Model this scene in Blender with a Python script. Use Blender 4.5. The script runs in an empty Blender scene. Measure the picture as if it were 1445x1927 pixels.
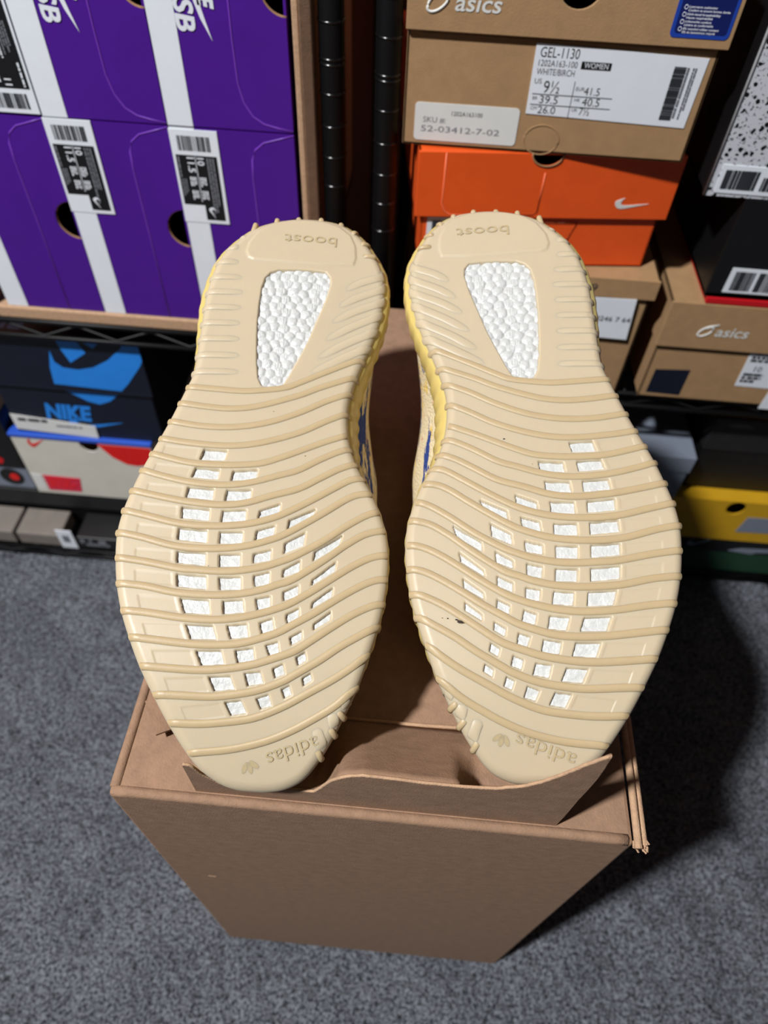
import bpy, bmesh, math, random
import numpy as np
from mathutils import Matrix, Vector
from mathutils.geometry import tessellate_polygon

# ------------------------------------------------------------------ camera, light, exposure
scene = bpy.context.scene
COL = scene.collection
cam_data = bpy.data.cameras.new('camera')
cam = bpy.data.objects.new('camera', cam_data)
COL.objects.link(cam)
scene.camera = cam
CAM_H = 0.79
cam.matrix_world = Matrix((( 0.996049, -0.084508,  0.027278, 0.0),
                           ( 0.082982,  0.776391, -0.624764, 0.0),
                           ( 0.031620,  0.624560,  0.780337, CAM_H),
                           (0, 0, 0, 1)))
cam_data.sensor_fit = 'VERTICAL'
cam_data.sensor_height = 36.0
cam_data.sensor_width = 27.0
cam_data.lens = 1345.0 / 1927.0 * 36.0
cam_data.clip_start = 0.01
cam_data.clip_end = 50
cam_data.dof.use_dof = True
cam_data.dof.focus_distance = 0.325
cam_data.dof.aperture_fstop = 8.5

world = bpy.data.worlds.new('world')
scene.world = world
world.use_nodes = True
bg = world.node_tree.nodes['Background']
bg.inputs[0].default_value = (0.80, 0.88, 1.0, 1)
bg.inputs[1].default_value = 0.035

def lamp(name, loc, target, size, power, color):
    ld = bpy.data.lights.new(name, 'AREA')
    ld.shape = 'DISK'; ld.size = size; ld.energy = power; ld.color = color
    o = bpy.data.objects.new(name, ld); COL.objects.link(o)
    o.location = loc
    o.rotation_euler = (Vector(target) - Vector(loc)).to_track_quat('-Z', 'Y').to_euler()
    return o
lamp('ceiling_lamp_offscreen', (-1.02, -0.52, 2.35), (0.0, 0.3, 0.4), 0.14, 82.0, (0.98, 0.985, 1.0))

scene.view_settings.view_transform = 'Standard'
scene.view_settings.look = 'None'
scene.view_settings.exposure = 0.0
scene.view_settings.gamma = 1.0
scene.view_settings.use_curve_mapping = False

random.seed(7)
RNG = np.random.default_rng(7)

# ------------------------------------------------------------------ materials
def lin(c):
    def f(x):
        x /= 255.0
        return x / 12.92 if x <= 0.04045 else ((x + 0.055) / 1.055) ** 2.4
    return (f(c[0]), f(c[1]), f(c[2]), 1.0)

MATS = {}
def mat(name, color, rough=0.6, vary=0.0, scale=60.0, bump=0.0, bscale=None, spec=0.5, sss=0.0, sssr=(1, .7, .35),
        sscale=0.004, metallic=0.0, stretch=None, color2=None, coat=0.0):
    """procedural material: base colour with noise variation and a fine bump"""
    m = bpy.data.materials.new(name); m.use_nodes = True
    nt = m.node_tree; N = nt.nodes; L = nt.links
    b = N['Principled BSDF']
    b.inputs['Roughness'].default_value = rough
    b.inputs['Specular IOR Level'].default_value = spec
    b.inputs['Metallic'].default_value = metallic
    if coat:
        b.inputs['Coat Weight'].default_value = coat
        b.inputs['Coat Roughness'].default_value = 0.25
    base = lin(color)
    tc = N.new('ShaderNodeTexCoord')
    mp = N.new('ShaderNodeMapping')
    L.new(tc.outputs['Object'], mp.inputs['Vector'])
    if stretch: mp.inputs['Scale'].default_value = stretch
    nz = N.new('ShaderNodeTexNoise'); nz.inputs['Scale'].default_value = scale
    nz.inputs['Detail'].default_value = 5; nz.inputs['Roughness'].default_value = 0.65
    L.new(mp.outputs['Vector'], nz.inputs['Vector'])
    rp = N.new('ShaderNodeValToRGB')
    rp.color_ramp.elements[0].position = 0.3; rp.color_ramp.elements[1].position = 0.7
    c2 = lin(color2) if color2 else tuple(min(1, x * (1 + vary)) for x in base[:3]) + (1,)
    rp.color_ramp.elements[0].color = tuple(x * (1 - vary) for x in base[:3]) + (1,) if not color2 else base
    rp.color_ramp.elements[1].color = c2
    L.new(nz.outputs['Fac'], rp.inputs['Fac'])
    L.new(rp.outputs['Color'], b.inputs['Base Color'])
    if bump:
        n2 = N.new('ShaderNodeTexNoise'); n2.inputs['Scale'].default_value = bscale or scale * 4
        n2.inputs['Detail'].default_value = 4
        L.new(mp.outputs['Vector'], n2.inputs['Vector'])
        bp = N.new('ShaderNodeBump'); bp.inputs['Strength'].default_value = bump
        bp.inputs['Distance'].default_value = 0.0008
        L.new(n2.outputs['Fac'], bp.inputs['Height'])
        L.new(bp.outputs['Normal'], b.inputs['Normal'])
    if sss:
        b.subsurface_method = 'RANDOM_WALK'
        b.inputs['Subsurface Weight'].default_value = sss
        b.inputs['Subsurface Radius'].default_value = sssr
        b.inputs['Subsurface Scale'].default_value = sscale
    MATS[name] = m
    return m

mat('carton_kraft', (144, 113, 89), 0.85, 0.15, 130, 0.35, 900, stretch=(1, 1, 1.8))
mat('carton_edge', (182, 147, 116), 0.9, 0.14, 300, 0.5, 1200)
mat('box_kraft', (160, 126, 88), 0.85, 0.08, 90, 0.2, 900)
mat('kraft_inside', (150, 112, 76), 0.9, 0.1, 90)
mat('purple_card', (70, 16, 134), 0.42, 0.05, 30, 0.06, 700)
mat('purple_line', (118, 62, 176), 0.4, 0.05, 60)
mat('white_paper', (222, 226, 232), 0.5, 0.02, 60)
mat('white_matte', (214, 214, 210), 0.6, 0.03, 60)
mat('black_ink', (14, 14, 16), 0.5, 0.1, 60)
mat('grey_ink', (110, 112, 118), 0.6, 0.1, 60)
mat('dark_ink', (44, 46, 52), 0.6, 0.1, 60)
mat('orange_card', (224, 84, 26), 0.45, 0.05, 40, 0.1, 500)
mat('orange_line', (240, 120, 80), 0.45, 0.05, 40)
mat('navy_card', (10, 16, 34), 0.5, 0.12, 30)
mat('sky_print', (34, 128, 220), 0.5, 0.05, 40)
mat('royal_print', (40, 84, 190), 0.5, 0.05, 40)
mat('cream_card', (206, 202, 190), 0.5, 0.04, 40)
mat('red_print', (214, 22, 20), 0.5, 0.05, 40)
mat('pink_print', (206, 40, 70), 0.5, 0.08, 120)
mat('black_card', (12, 12, 14), 0.45, 0.2, 40, 0.05, 400)
mat('soft_black', (26, 26, 28), 0.6, 0.2, 60)
mat('red_card', (190, 14, 24), 0.5, 0.05, 40)
mat('grey_card', (120, 128, 142), 0.6, 0.05, 40)
mat('yellow_card', (196, 150, 20), 0.6, 0.06, 40)
mat('green_card', (24, 60, 40), 0.6, 0.06, 40)
mat('taupe_card', (120, 112, 104), 0.7, 0.1, 60)
mat('blue_sticker', (16, 28, 92), 0.4, 0.08, 40)
mat('blue_rim', (30, 64, 160), 0.4, 0.05, 40)
mat('black_steel', (8, 8, 10), 0.5, 0.1, 80, 0, None, 0.3)
mat('steel_ring', (12, 12, 14), 0.22, 0.1, 80, 0, None, 0.8)
mat('worn_white', (150, 150, 152), 0.7, 0.15, 200)
mat('wall_paint', (150, 98, 76), 0.9, 0.06, 12)
mat('gum_rubber', (193, 177, 149), 0.42, 0.02, 25, 0.05, 700, 0.4, 0.55, (1.0, 0.72, 0.36), 0.0045)
mat('gum_rib', (184, 163, 127), 0.42, 0.03, 60, 0.08, 900, 0.4, 0.5, (1.0, 0.72, 0.36), 0.0035)
mat('wall_rubber', (214, 190, 116), 0.35, 0.04, 30, 0.0, None, 0.5, 0.6, (1.0, 0.75, 0.15), 0.006)
mat('boost_white', (196, 197, 194), 0.4, 0.03, 160, 0.9, 380, 0.5, 0.15, (1, 1, 1), 0.001)
mat('dirt', (52, 44, 34), 0.9, 0.3, 400)

def speckle_mat():
    m = bpy.data.materials.new('speckle_card'); m.use_nodes = True
    nt = m.node_tree; N = nt.nodes; L = nt.links
    b = N['Principled BSDF']; b.inputs['Roughness'].default_value = 0.45
    tc = N.new('ShaderNodeTexCoord')
    out = None
    for sc, th in ((170, 0.30), (420, 0.27)):
        nz = N.new('ShaderNodeTexNoise'); nz.inputs['Scale'].default_value = sc * 1.3
        L.new(tc.outputs['Object'], nz.inputs['Vector'])
        va = N.new('ShaderNodeVectorMath'); va.operation = 'MULTIPLY_ADD'
        L.new(nz.outputs['Color'], va.inputs[0]); va.inputs[1].default_value = (0.004, 0.004, 0.004)
        L.new(tc.outputs['Object'], va.inputs[2])
        v = N.new('ShaderNodeTexVoronoi'); v.inputs['Scale'].default_value = sc
        L.new(va.outputs[0], v.inputs['Vector'])
        c = N.new('ShaderNodeMath'); c.operation = 'LESS_THAN'; c.inputs[1].default_value = th
        L.new(v.outputs['Distance'], c.inputs[0])
        if out is None: out = c
        else:
            mx = N.new('ShaderNodeMath'); mx.operation = 'MAXIMUM'
            L.new(out.outputs[0], mx.inputs[0]); L.new(c.outputs[0], mx.inputs[1]); out = mx
    mix = N.new('ShaderNodeMix'); mix.data_type = 'RGBA'
    mix.inputs['A'].default_value = lin((196, 198, 204)); mix.inputs['B'].default_value = lin((14, 14, 16))
    L.new(out.outputs[0], mix.inputs['Factor']); L.new(mix.outputs['Result'], b.inputs['Base Color'])
    MATS['speckle_card'] = m
speckle_mat()

def carpet_mat():
    m = bpy.data.materials.new('carpet'); m.use_nodes = True
    nt = m.node_tree; N = nt.nodes; L = nt.links
    b = N['Principled BSDF']; b.inputs['Roughness'].default_value = 1.0
    b.inputs['Specular IOR Level'].default_value = 0.1
    tc = N.new('ShaderNodeTexCoord')
    n1 = N.new('ShaderNodeTexNoise'); n1.inputs['Scale'].default_value = 330; n1.inputs['Detail'].default_value = 3
    n2 = N.new('ShaderNodeTexNoise'); n2.inputs['Scale'].default_value = 14; n2.inputs['Detail'].default_value = 4
    for n in (n1, n2): L.new(tc.outputs['Object'], n.inputs['Vector'])
    r1 = N.new('ShaderNodeValToRGB')
    e = r1.color_ramp.elements
    e[0].position = 0.33; e[0].color = lin((40, 42, 45)); e[1].position = 0.68; e[1].color = lin((128, 131, 138))
    L.new(n1.outputs['Fac'], r1.inputs['Fac'])
    r2 = N.new('ShaderNodeValToRGB')
    e = r2.color_ramp.elements
    e[0].position = 0.3; e[0].color = (0.72, 0.72, 0.74, 1); e[1].position = 0.7; e[1].color = (1, 1, 1, 1)
    L.new(n2.outputs['Fac'], r2.inputs['Fac'])
    mx = N.new('ShaderNodeMix'); mx.data_type = 'RGBA'; mx.blend_type = 'MULTIPLY'; mx.inputs['Factor'].default_value = 1
    L.new(r1.outputs['Color'], mx.inputs['A']); L.new(r2.outputs['Color'], mx.inputs['B'])
    L.new(mx.outputs['Result'], b.inputs['Base Color'])
    MATS['carpet'] = m
carpet_mat()

def knit_mat():
    """cream knit with blue bands, yellow and orange flecks"""
    m = bpy.data.materials.new('knit'); m.use_nodes = True
    nt = m.node_tree; N = nt.nodes; L = nt.links
    b = N['Principled BSDF']; b.inputs['Roughness'].default_value = 0.95
    tc = N.new('ShaderNodeTexCoord')
    def noise(scale, st, off):
        mp = N.new('ShaderNodeMapping'); mp.inputs['Scale'].default_value = st; mp.inputs['Location'].default_value = off
        L.new(tc.outputs['Object'], mp.inputs['Vector'])
        n = N.new('ShaderNodeTexNoise'); n.inputs['Scale'].default_value = scale; n.inputs['Detail'].default_value = 6
        n.inputs['Roughness'].default_value = 0.7
        L.new(mp.outputs['Vector'], n.inputs['Vector']); return n
    cur = None
    col = lin((226, 208, 168))
    for scale, st, off, th, c in ((80, (1, .5, 1), (3, 1, 2), 0.58, (232, 196, 96)),
                                  (110, (1, .5, 1), (7, 4, 1), 0.64, (226, 110, 78)),
                                  (75, (1, .22, 1), (0, 9, 4), 0.545, (36, 62, 132))):
        n = noise(scale, st, off)
        g = N.new('ShaderNodeMath'); g.operation = 'GREATER_THAN'; g.inputs[1].default_value = th
        L.new(n.outputs['Fac'], g.inputs[0])
        mx = N.new('ShaderNodeMix'); mx.data_type = 'RGBA'
        L.new(g.outputs[0], mx.inputs['Factor'])
        if cur is None: mx.inputs['A'].default_value = col
        else: L.new(cur.outputs['Result'], mx.inputs['A'])
        mx.inputs['B'].default_value = lin(c)
        cur = mx
    L.new(cur.outputs['Result'], b.inputs['Base Color'])
    w = N.new('ShaderNodeTexVoronoi'); w.inputs['Scale'].default_value = 700
    L.new(tc.outputs['Object'], w.inputs['Vector'])
    bp = N.new('ShaderNodeBump'); bp.inputs['Strength'].default_value = 0.7; bp.inputs['Distance'].default_value = 0.001
    L.new(w.outputs['Distance'], bp.inputs['Height']); L.new(bp.outputs['Normal'], b.inputs['Normal'])
    MATS['knit'] = m
knit_mat()

# ------------------------------------------------------------------ helpers
def tag(o, label=None, cat=None, group=None, kind=None):
    if label: o['label'] = label
    if cat: o['category'] = cat
    if group: o['group'] = group
    if kind: o['kind'] = kind
    return o

def empty(name, loc, label, cat, group=None, rot=None):
    o = bpy.data.objects.new(name, None); COL.objects.link(o)
    o.empty_display_size = 0.02
    o.location = loc
    if rot: o.rotation_euler = rot
    return tag(o, label, cat, group)

LOCAL = set()
def attach(o, parent):
    if parent is None: return
    o.parent = parent
    if parent.type == 'EMPTY' and parent.name not in LOCAL:
        o.matrix_parent_inverse = Matrix.Translation(-parent.location)

def mesh_obj(name, verts, faces, m, parent=None, smooth=False):
    me = bpy.data.meshes.new(name)
    me.from_pydata([tuple(v) for v in verts], [], [tuple(f) for f in faces])
    me.update()
    if smooth: me.polygons.foreach_set('use_smooth', [True] * len(me.polygons))
    me.materials.append(MATS[m])
    o = bpy.data.objects.new(name, me); COL.objects.link(o)
    attach(o, parent)
    return o

class MB:
    def __init__(s): s.v = []; s.f = []
    def add(s, vs, fs):
        b = len(s.v); s.v += [tuple(v) for v in vs]; s.f += [tuple(i + b for i in f) for f in fs]; return s
    def box(s, x0, x1, y0, y1, z0, z1):
        vs = [(x, y, z) for z in (z0, z1) for y in (y0, y1) for x in (x0, x1)]
        return s.add(vs, [(0, 2, 3, 1), (4, 5, 7, 6), (0, 1, 5, 4), (2, 6, 7, 3), (0, 4, 6, 2), (1, 3, 7, 5)])
    def tube(s, pts, r, n=6, closed=False):
        pts = [Vector(p) for p in pts]; m = len(pts); rings = []
        up0 = Vector((0, 0, 1))
        for i, p in enumerate(pts):
            a = pts[(i - 1) % m] if (closed or i > 0) else p
            c = pts[(i + 1) % m] if (closed or i < m - 1) else p
            t = (c - a).normalized()
            u = up0 if abs(t.dot(up0)) < 0.95 else Vector((1, 0, 0))
            x = t.cross(u).normalized(); y = x.cross(t)
            rings.append([p + (x * math.cos(2 * math.pi * k / n) + y * math.sin(2 * math.pi * k / n)) * r for k in range(n)])
        vs = [q for rg in rings for q in rg]; fs = []
        for i in range(m if closed else m - 1):
            j = (i + 1) % m
            for k in range(n):
                fs.append((i * n + k, i * n + (k + 1) % n, j * n + (k + 1) % n, j * n + k))
        if not closed:
            fs.append(tuple(range(n))[::-1]); fs.append(tuple((m - 1) * n + k for k in range(n)))
        return s.add(vs, fs)
    def ring(s, c, r_in, r_out, h, n=28):
        """flat-sided collar round a vertical axis"""
        vs = []
        for k in range(n):
            a = 2 * math.pi * k / n; ca, sa = math.cos(a), math.sin(a)
            for r, z in ((r_in, -h / 2), (r_out, -h / 2 * .5), (r_out, h / 2 * .5), (r_in, h / 2)):
                vs.append((c[0] + r * ca, c[1] + r * sa, c[2] + z))
        fs = []
        for k in range(n):
            a, b = k * 4, ((k + 1) % n) * 4
            for j in range(3): fs.append((a + j, b + j, b + j + 1, a + j + 1))
        return s.add(vs, fs)
    def poly(s, outer, holes=(), y0=0.0, y1=0.001):
        """flat sheet in the x-z plane between y0 (front) and y1, with holes"""
        loops = [list(outer)] + [list(hh) for hh in holes]
        tris = tessellate_polygon([[Vector((p[0], p[1], 0)) for p in lp] for lp in loops])
        flat = [p for lp in loops for p in lp]; n = len(flat)
        vs = [(p[0], y0, p[1]) for p in flat] + [(p[0], y1, p[1]) for p in flat]
        fs = []
        for t in tris:
            a, b, c = (flat[i] for i in t)
            ar = (b[0] - a[0]) * (c[1] - a[1]) - (b[1] - a[1]) * (c[0] - a[0])
            t = t if ar > 0 else t[::-1]
            fs.append(tuple(t)); fs.append(tuple(i + n for i in t[::-1]))
        k = 0
        for li, lp in enumerate(loops):
            m = len(lp)
            ar = sum(lp[i][0] * lp[(i + 1) % m][1] - lp[(i + 1) % m][0] * lp[i][1] for i in range(m))
            for i in range(m):
                a, b = k + i, k + (i + 1) % m
                if (ar > 0) == (li == 0): fs.append((b, a, a + n, b + n))
                else: fs.append((a, b, b + n, a + n))
            k += m
        return s.add(vs, fs)
    def build(s, name, m, parent=None, smooth=False, bevel=0.0):
        o = mesh_obj(name, s.v, s.f, m, parent, smooth)
        if bevel:
            md = o.modifiers.new('bevel', 'BEVEL'); md.width = bevel; md.segments = 2; md.limit_method = 'ANGLE'
        return o

TEXTS = []
def text(s, x, z, h, y, parent, m='black_ink', w=None, rot=0.0, shear=0.0, bold=0.0, name='printed_text', M=None):
    """lettering on a front (facing -y); (x, z) start of the base line, h capital height, w wished width"""
    cu = bpy.data.curves.new(name, 'FONT'); cu.body = s; cu.size = 1.0; cu.shear = shear
    cu.resolution_u = 3; cu.offset = bold
    o = bpy.data.objects.new(name, cu); COL.objects.link(o)
    TEXTS.append((o, x, z, h, y, parent, m, w, rot, name, M))

def flush_texts():
    bpy.context.view_layer.update()
    dg = bpy.context.evaluated_depsgraph_get()
    done = []
    for (o, x, z, h, y, parent, m, w, rot, name, M) in TEXTS:
        me = bpy.data.meshes.new_from_object(o.evaluated_get(dg)); done.append((me, x, z, h, y, parent, m, w, rot, name, M))
    for t in TEXTS:
        cu = t[0].data; bpy.data.objects.remove(t[0]); bpy.data.curves.remove(cu)
    for (me, x, z, h, y, parent, m, w, rot, name, M) in done:
        if not len(me.vertices): continue
        co = np.zeros(len(me.vertices) * 3); me.vertices.foreach_get('co', co); co = co.reshape(-1, 3)
        sy = h / 0.70
        sx = sy if w is None else w / max(1e-6, co[:, 0].max() - co[:, 0].min())
        px = (co[:, 0] - co[:, 0].min()) * sx; pz = co[:, 1] * sy
        c, s = math.cos(rot), math.sin(rot)
        X = x + px * c - pz * s; Z = z + px * s + pz * c
        if M is None: out = np.stack([X, np.full_like(X, y), Z], 1)
        else: out = M(X, Z)
        me.vertices.foreach_set('co', out.ravel()); me.update()
        me.name = name; me.materials.clear(); me.materials.append(MATS[m])
        ob = bpy.data.objects.new(name, me); COL.objects.link(ob); attach(ob, parent)
        if name == 'moulded_lettering':          # raised letters, shaded by their own relief
            md = ob.modifiers.new('relief', 'SOLIDIFY'); md.thickness = .0007; md.offset = 0
    TEXTS.clear()

def rect(x0, x1, z0, z1): return [(x0, z0), (x1, z0), (x1, z1), (x0, z1)]
def rrect(x0, x1, z0, z1, r, n=5):
    p = []
    for cx, cz, a0 in ((x1 - r, z0 + r, -90), (x1 - r, z1 - r, 0), (x0 + r, z1 - r, 90), (x0 + r, z0 + r, 180)):
        for k in range(n + 1):
            a = math.radians(a0 + 90 * k / n); p.append((cx + r * math.cos(a), cz + r * math.sin(a)))
    return p
def circle(cx, cz, r, n=28): return [(cx + r * math.cos(2 * math.pi * k / n), cz + r * math.sin(2 * math.pi * k / n)) for k in range(n)]

def sheet(name, outline, y, m, parent, t=0.0005, holes=()):
    """a printed or stuck-on flat piece lying on a front at depth y"""
    return MB().poly(outline, holes, y - t, y + 0.0002).build(name, m, parent)

def bars(x0, x1, z0, z1, y, parent, m='dark_ink', horizontal=False, n=26, seed=1):
    r = random.Random(seed); mb = MB()
    a, b = (z0, z1) if horizontal else (x0, x1)
    p = a; step = (b - a) / n
    while p < b - step * .4:
        w = step * r.choice((0.35, 0.5, 0.9)); w = min(w, b - p)
        if horizontal: mb.box(x0, x1, y - .0003, y + .0001, p, p + w)
        else: mb.box(p, p + w, y - .0003, y + .0001, z0, z1)
        p += w + step * r.choice((0.35, 0.5, 0.9))
    return mb.build('barcode', m, parent)

def fine_print(x0, z0, w, h, y, parent, m='dark_ink', vertical=False, rows=1, seed=1):
    """lines of print too small to read: rows of short dashes"""
    r = random.Random(seed); mb = MB()
    for k in range(rows):
        p = 0.0; L = (h if vertical else w) * (1 if k == 0 else r.uniform(.7, 1))
        cw = (w if vertical else h) / rows
        while p < L:
            d = cw * r.uniform(.5, 2.2); d = min(d, L - p)
            o0 = k * cw
            if vertical: mb.box(x0 + o0, x0 + o0 + cw * .6, y - .0003, y + .0001, z0 - p - d, z0 - p)
            else: mb.box(x0 + p, x0 + p + d, y - .0003, y + .0001, z0 - o0 - cw * .6, z0 - o0)
            p += d + cw * r.uniform(.2, .5)
    return mb.build('fine_print', m, parent)

SWOOSH = [(0, .36), (.03, .22), (.12, .10), (.22, .08), (.36, .14), (1.0, .52), (.40, .30), (.27, .27), (.20, .30), (.17, .38), (.19, .50), (.24, .62),
          (.12, .52), (.04, .44)]
def swoosh(x, z, w, y, m, parent, rot=0.0, hs=1.0, name='printed_tick'):
    c, s = math.cos(rot), math.sin(rot)
    pts = [(x + (a * c - b * hs * s) * w, z + (a * s + b * hs * c) * w) for a, b in SWOOSH]
    return sheet(name, pts, y, m, parent, .0004)
OUTLINE = [[11.3,307.1],[-1.1,303.7],[-11.7,297.9],[-19.4,290.2],[-24.5,283.9],[-29.1,277.0],[-32.2,269.2],[-34.2,260.2],[-35.8,249.7],[-36.3,237.8],[-36.7,224.5],[-37.0,213.2],[-37.7,201.4],[-40.9,191.0],[-44.1,181.1],[-47.6,171.0],[-50.8,162.7],[-54.0,154.8],[-57.8,144.7],[-60.9,134.3],[-63.3,124.5],[-64.5,113.3],[-63.6,101.2],[-61.5,89.1],[-57.9,76.7],[-53.0,64.7],[-47.1,52.1],[-40.2,39.9],[-33.0,28.1],[-24.7,16.4],[-18.8,9.7],[-12.7,5.2],[-5.6,1.7],[3.5,-0.0],[15.4,0.1],[23.7,2.6],[29.4,6.6],[35.0,13.7],[39.9,21.6],[45.0,31.7],[50.5,43.5],[54.7,55.1],[58.4,66.6],[61.7,78.9],[63.8,92.2],[64.5,105.2],[63.4,116.7],[60.3,127.5],[56.2,137.6],[51.6,145.9],[47.5,154.4],[44.7,163.0],[43.1,172.8],[42.8,181.9],[43.7,190.2],[46.8,201.7],[51.0,213.9],[55.1,225.0],[58.7,237.7],[60.9,251.6],[61.1,263.9],[58.9,274.6],[54.6,283.7],[49.1,292.9],[42.3,300.3],[34.3,305.3],[23.3,307.4]]
WIN = [[[-27.8,157.5],[-16.4,157.0],[-17.7,152.2],[-29.2,152.0]],[[-30.9,147.4],[-19.2,146.7],[-19.8,141.9],[-32.4,142.4]],[[-33.4,137.1],[-21.1,136.5],[-21.2,131.2],[-34.0,131.9]],[[-35.2,126.8],[-22.2,126.0],[-22.1,120.4],[-35.2,121.4]],[[-35.6,116.1],[-22.4,115.2],[-22.2,109.5],[-35.8,110.5]],[[-35.1,104.6],[-22.0,104.1],[-21.6,98.3],[-34.9,99.3]],[[-34.2,93.8],[-20.7,92.9],[-20.2,87.0],[-33.4,88.0]],[[-31.5,82.4],[-18.6,81.7],[-17.5,75.5],[-29.2,75.8]],[[-27.7,70.3],[-15.7,70.2],[-13.6,64.2],[-25.1,64.1]],[[-22.3,58.9],[-11.2,59.1],[-9.3,53.4],[-19.6,52.7]],[[-15.9,47.7],[-6.4,48.2],[-4.0,42.8],[-13.2,41.9]],[[-8.2,37.1],[-1.0,38.0],[1.7,32.8],[-5.3,31.7]],[[-12.8,146.4],[-0.9,147.5],[-1.5,142.7],[-13.4,141.5]],[[-15.0,136.2],[-3.2,136.9],[-3.5,131.8],[-15.5,130.9]],[[-16.2,125.5],[-4.9,126.3],[-5.0,120.9],[-16.4,120.0]],[[-16.6,114.8],[-5.7,115.1],[-5.7,109.8],[-16.5,109.2]],[[-16.0,103.6],[-5.9,104.2],[-5.6,98.5],[-15.5,97.9]],[[-15.0,92.7],[-4.9,93.1],[-4.4,87.2],[-14.2,87.0]],[[-12.4,81.6],[-3.2,82.4],[-2.3,76.8],[-11.5,75.8]],[[-9.5,70.3],[-0.6,71.2],[0.6,65.6],[-7.6,64.6]],[[-5.1,59.4],[2.9,60.6],[4.0,55.4],[-3.7,54.1]],[[-0.2,49.5],[6.8,50.4],[8.4,45.5],[1.3,44.2]],[[5.5,38.8],[10.9,40.7],[12.6,36.0],[7.6,34.6]],[[1.5,126.2],[11.3,130.2],[10.8,125.2],[0.9,122.1]],[[0.7,116.1],[9.4,118.9],[8.9,113.9],[0.1,111.1]],[[0.1,104.6],[8.3,106.8],[8.1,101.9],[0.2,100.2]],[[0.8,94.0],[8.1,95.9],[8.2,90.1],[1.5,89.0]],[[2.6,83.1],[9.2,84.5],[9.5,79.5],[3.3,78.1]],[[5.0,72.0],[10.7,74.1],[11.8,69.1],[6.1,67.3]],[[8.4,62.0],[13.8,63.6],[14.6,59.1],[10.2,57.4]],[[12.0,51.8],[16.6,53.9],[17.7,49.6],[13.2,47.9]],[[16.4,43.0],[19.9,44.7],[21.2,40.9],[17.8,39.3]],[[15.7,121.9],[28.3,128.1],[26.0,122.4],[15.1,116.6]],[[14.4,110.3],[23.9,116.0],[23.3,109.6],[14.0,105.2]],[[14.3,97.2],[22.1,102.0],[22.0,96.9],[14.2,93.7]],[[14.9,86.7],[21.9,90.1],[22.0,85.4],[15.1,82.5]],[[16.7,76.0],[22.6,79.2],[22.8,74.8],[17.3,72.3]],[[19.0,65.7],[24.3,68.8],[24.6,65.2],[19.8,62.3]],[[22.2,56.9],[26.2,59.5],[27.0,55.9],[23.2,53.5]],[[25.4,47.9],[29.1,50.2],[30.0,47.3],[26.1,44.7]],[[28.4,106.4],[41.5,115.2],[39.9,109.8],[28.1,102.1]],[[28.1,92.8],[39.0,101.9],[38.4,97.5],[27.6,90.1]],[[28.5,82.1],[37.8,89.3],[37.5,85.1],[28.2,79.3]],[[29.6,72.1],[37.2,78.0],[37.2,74.3],[29.5,69.4]]]
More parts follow.
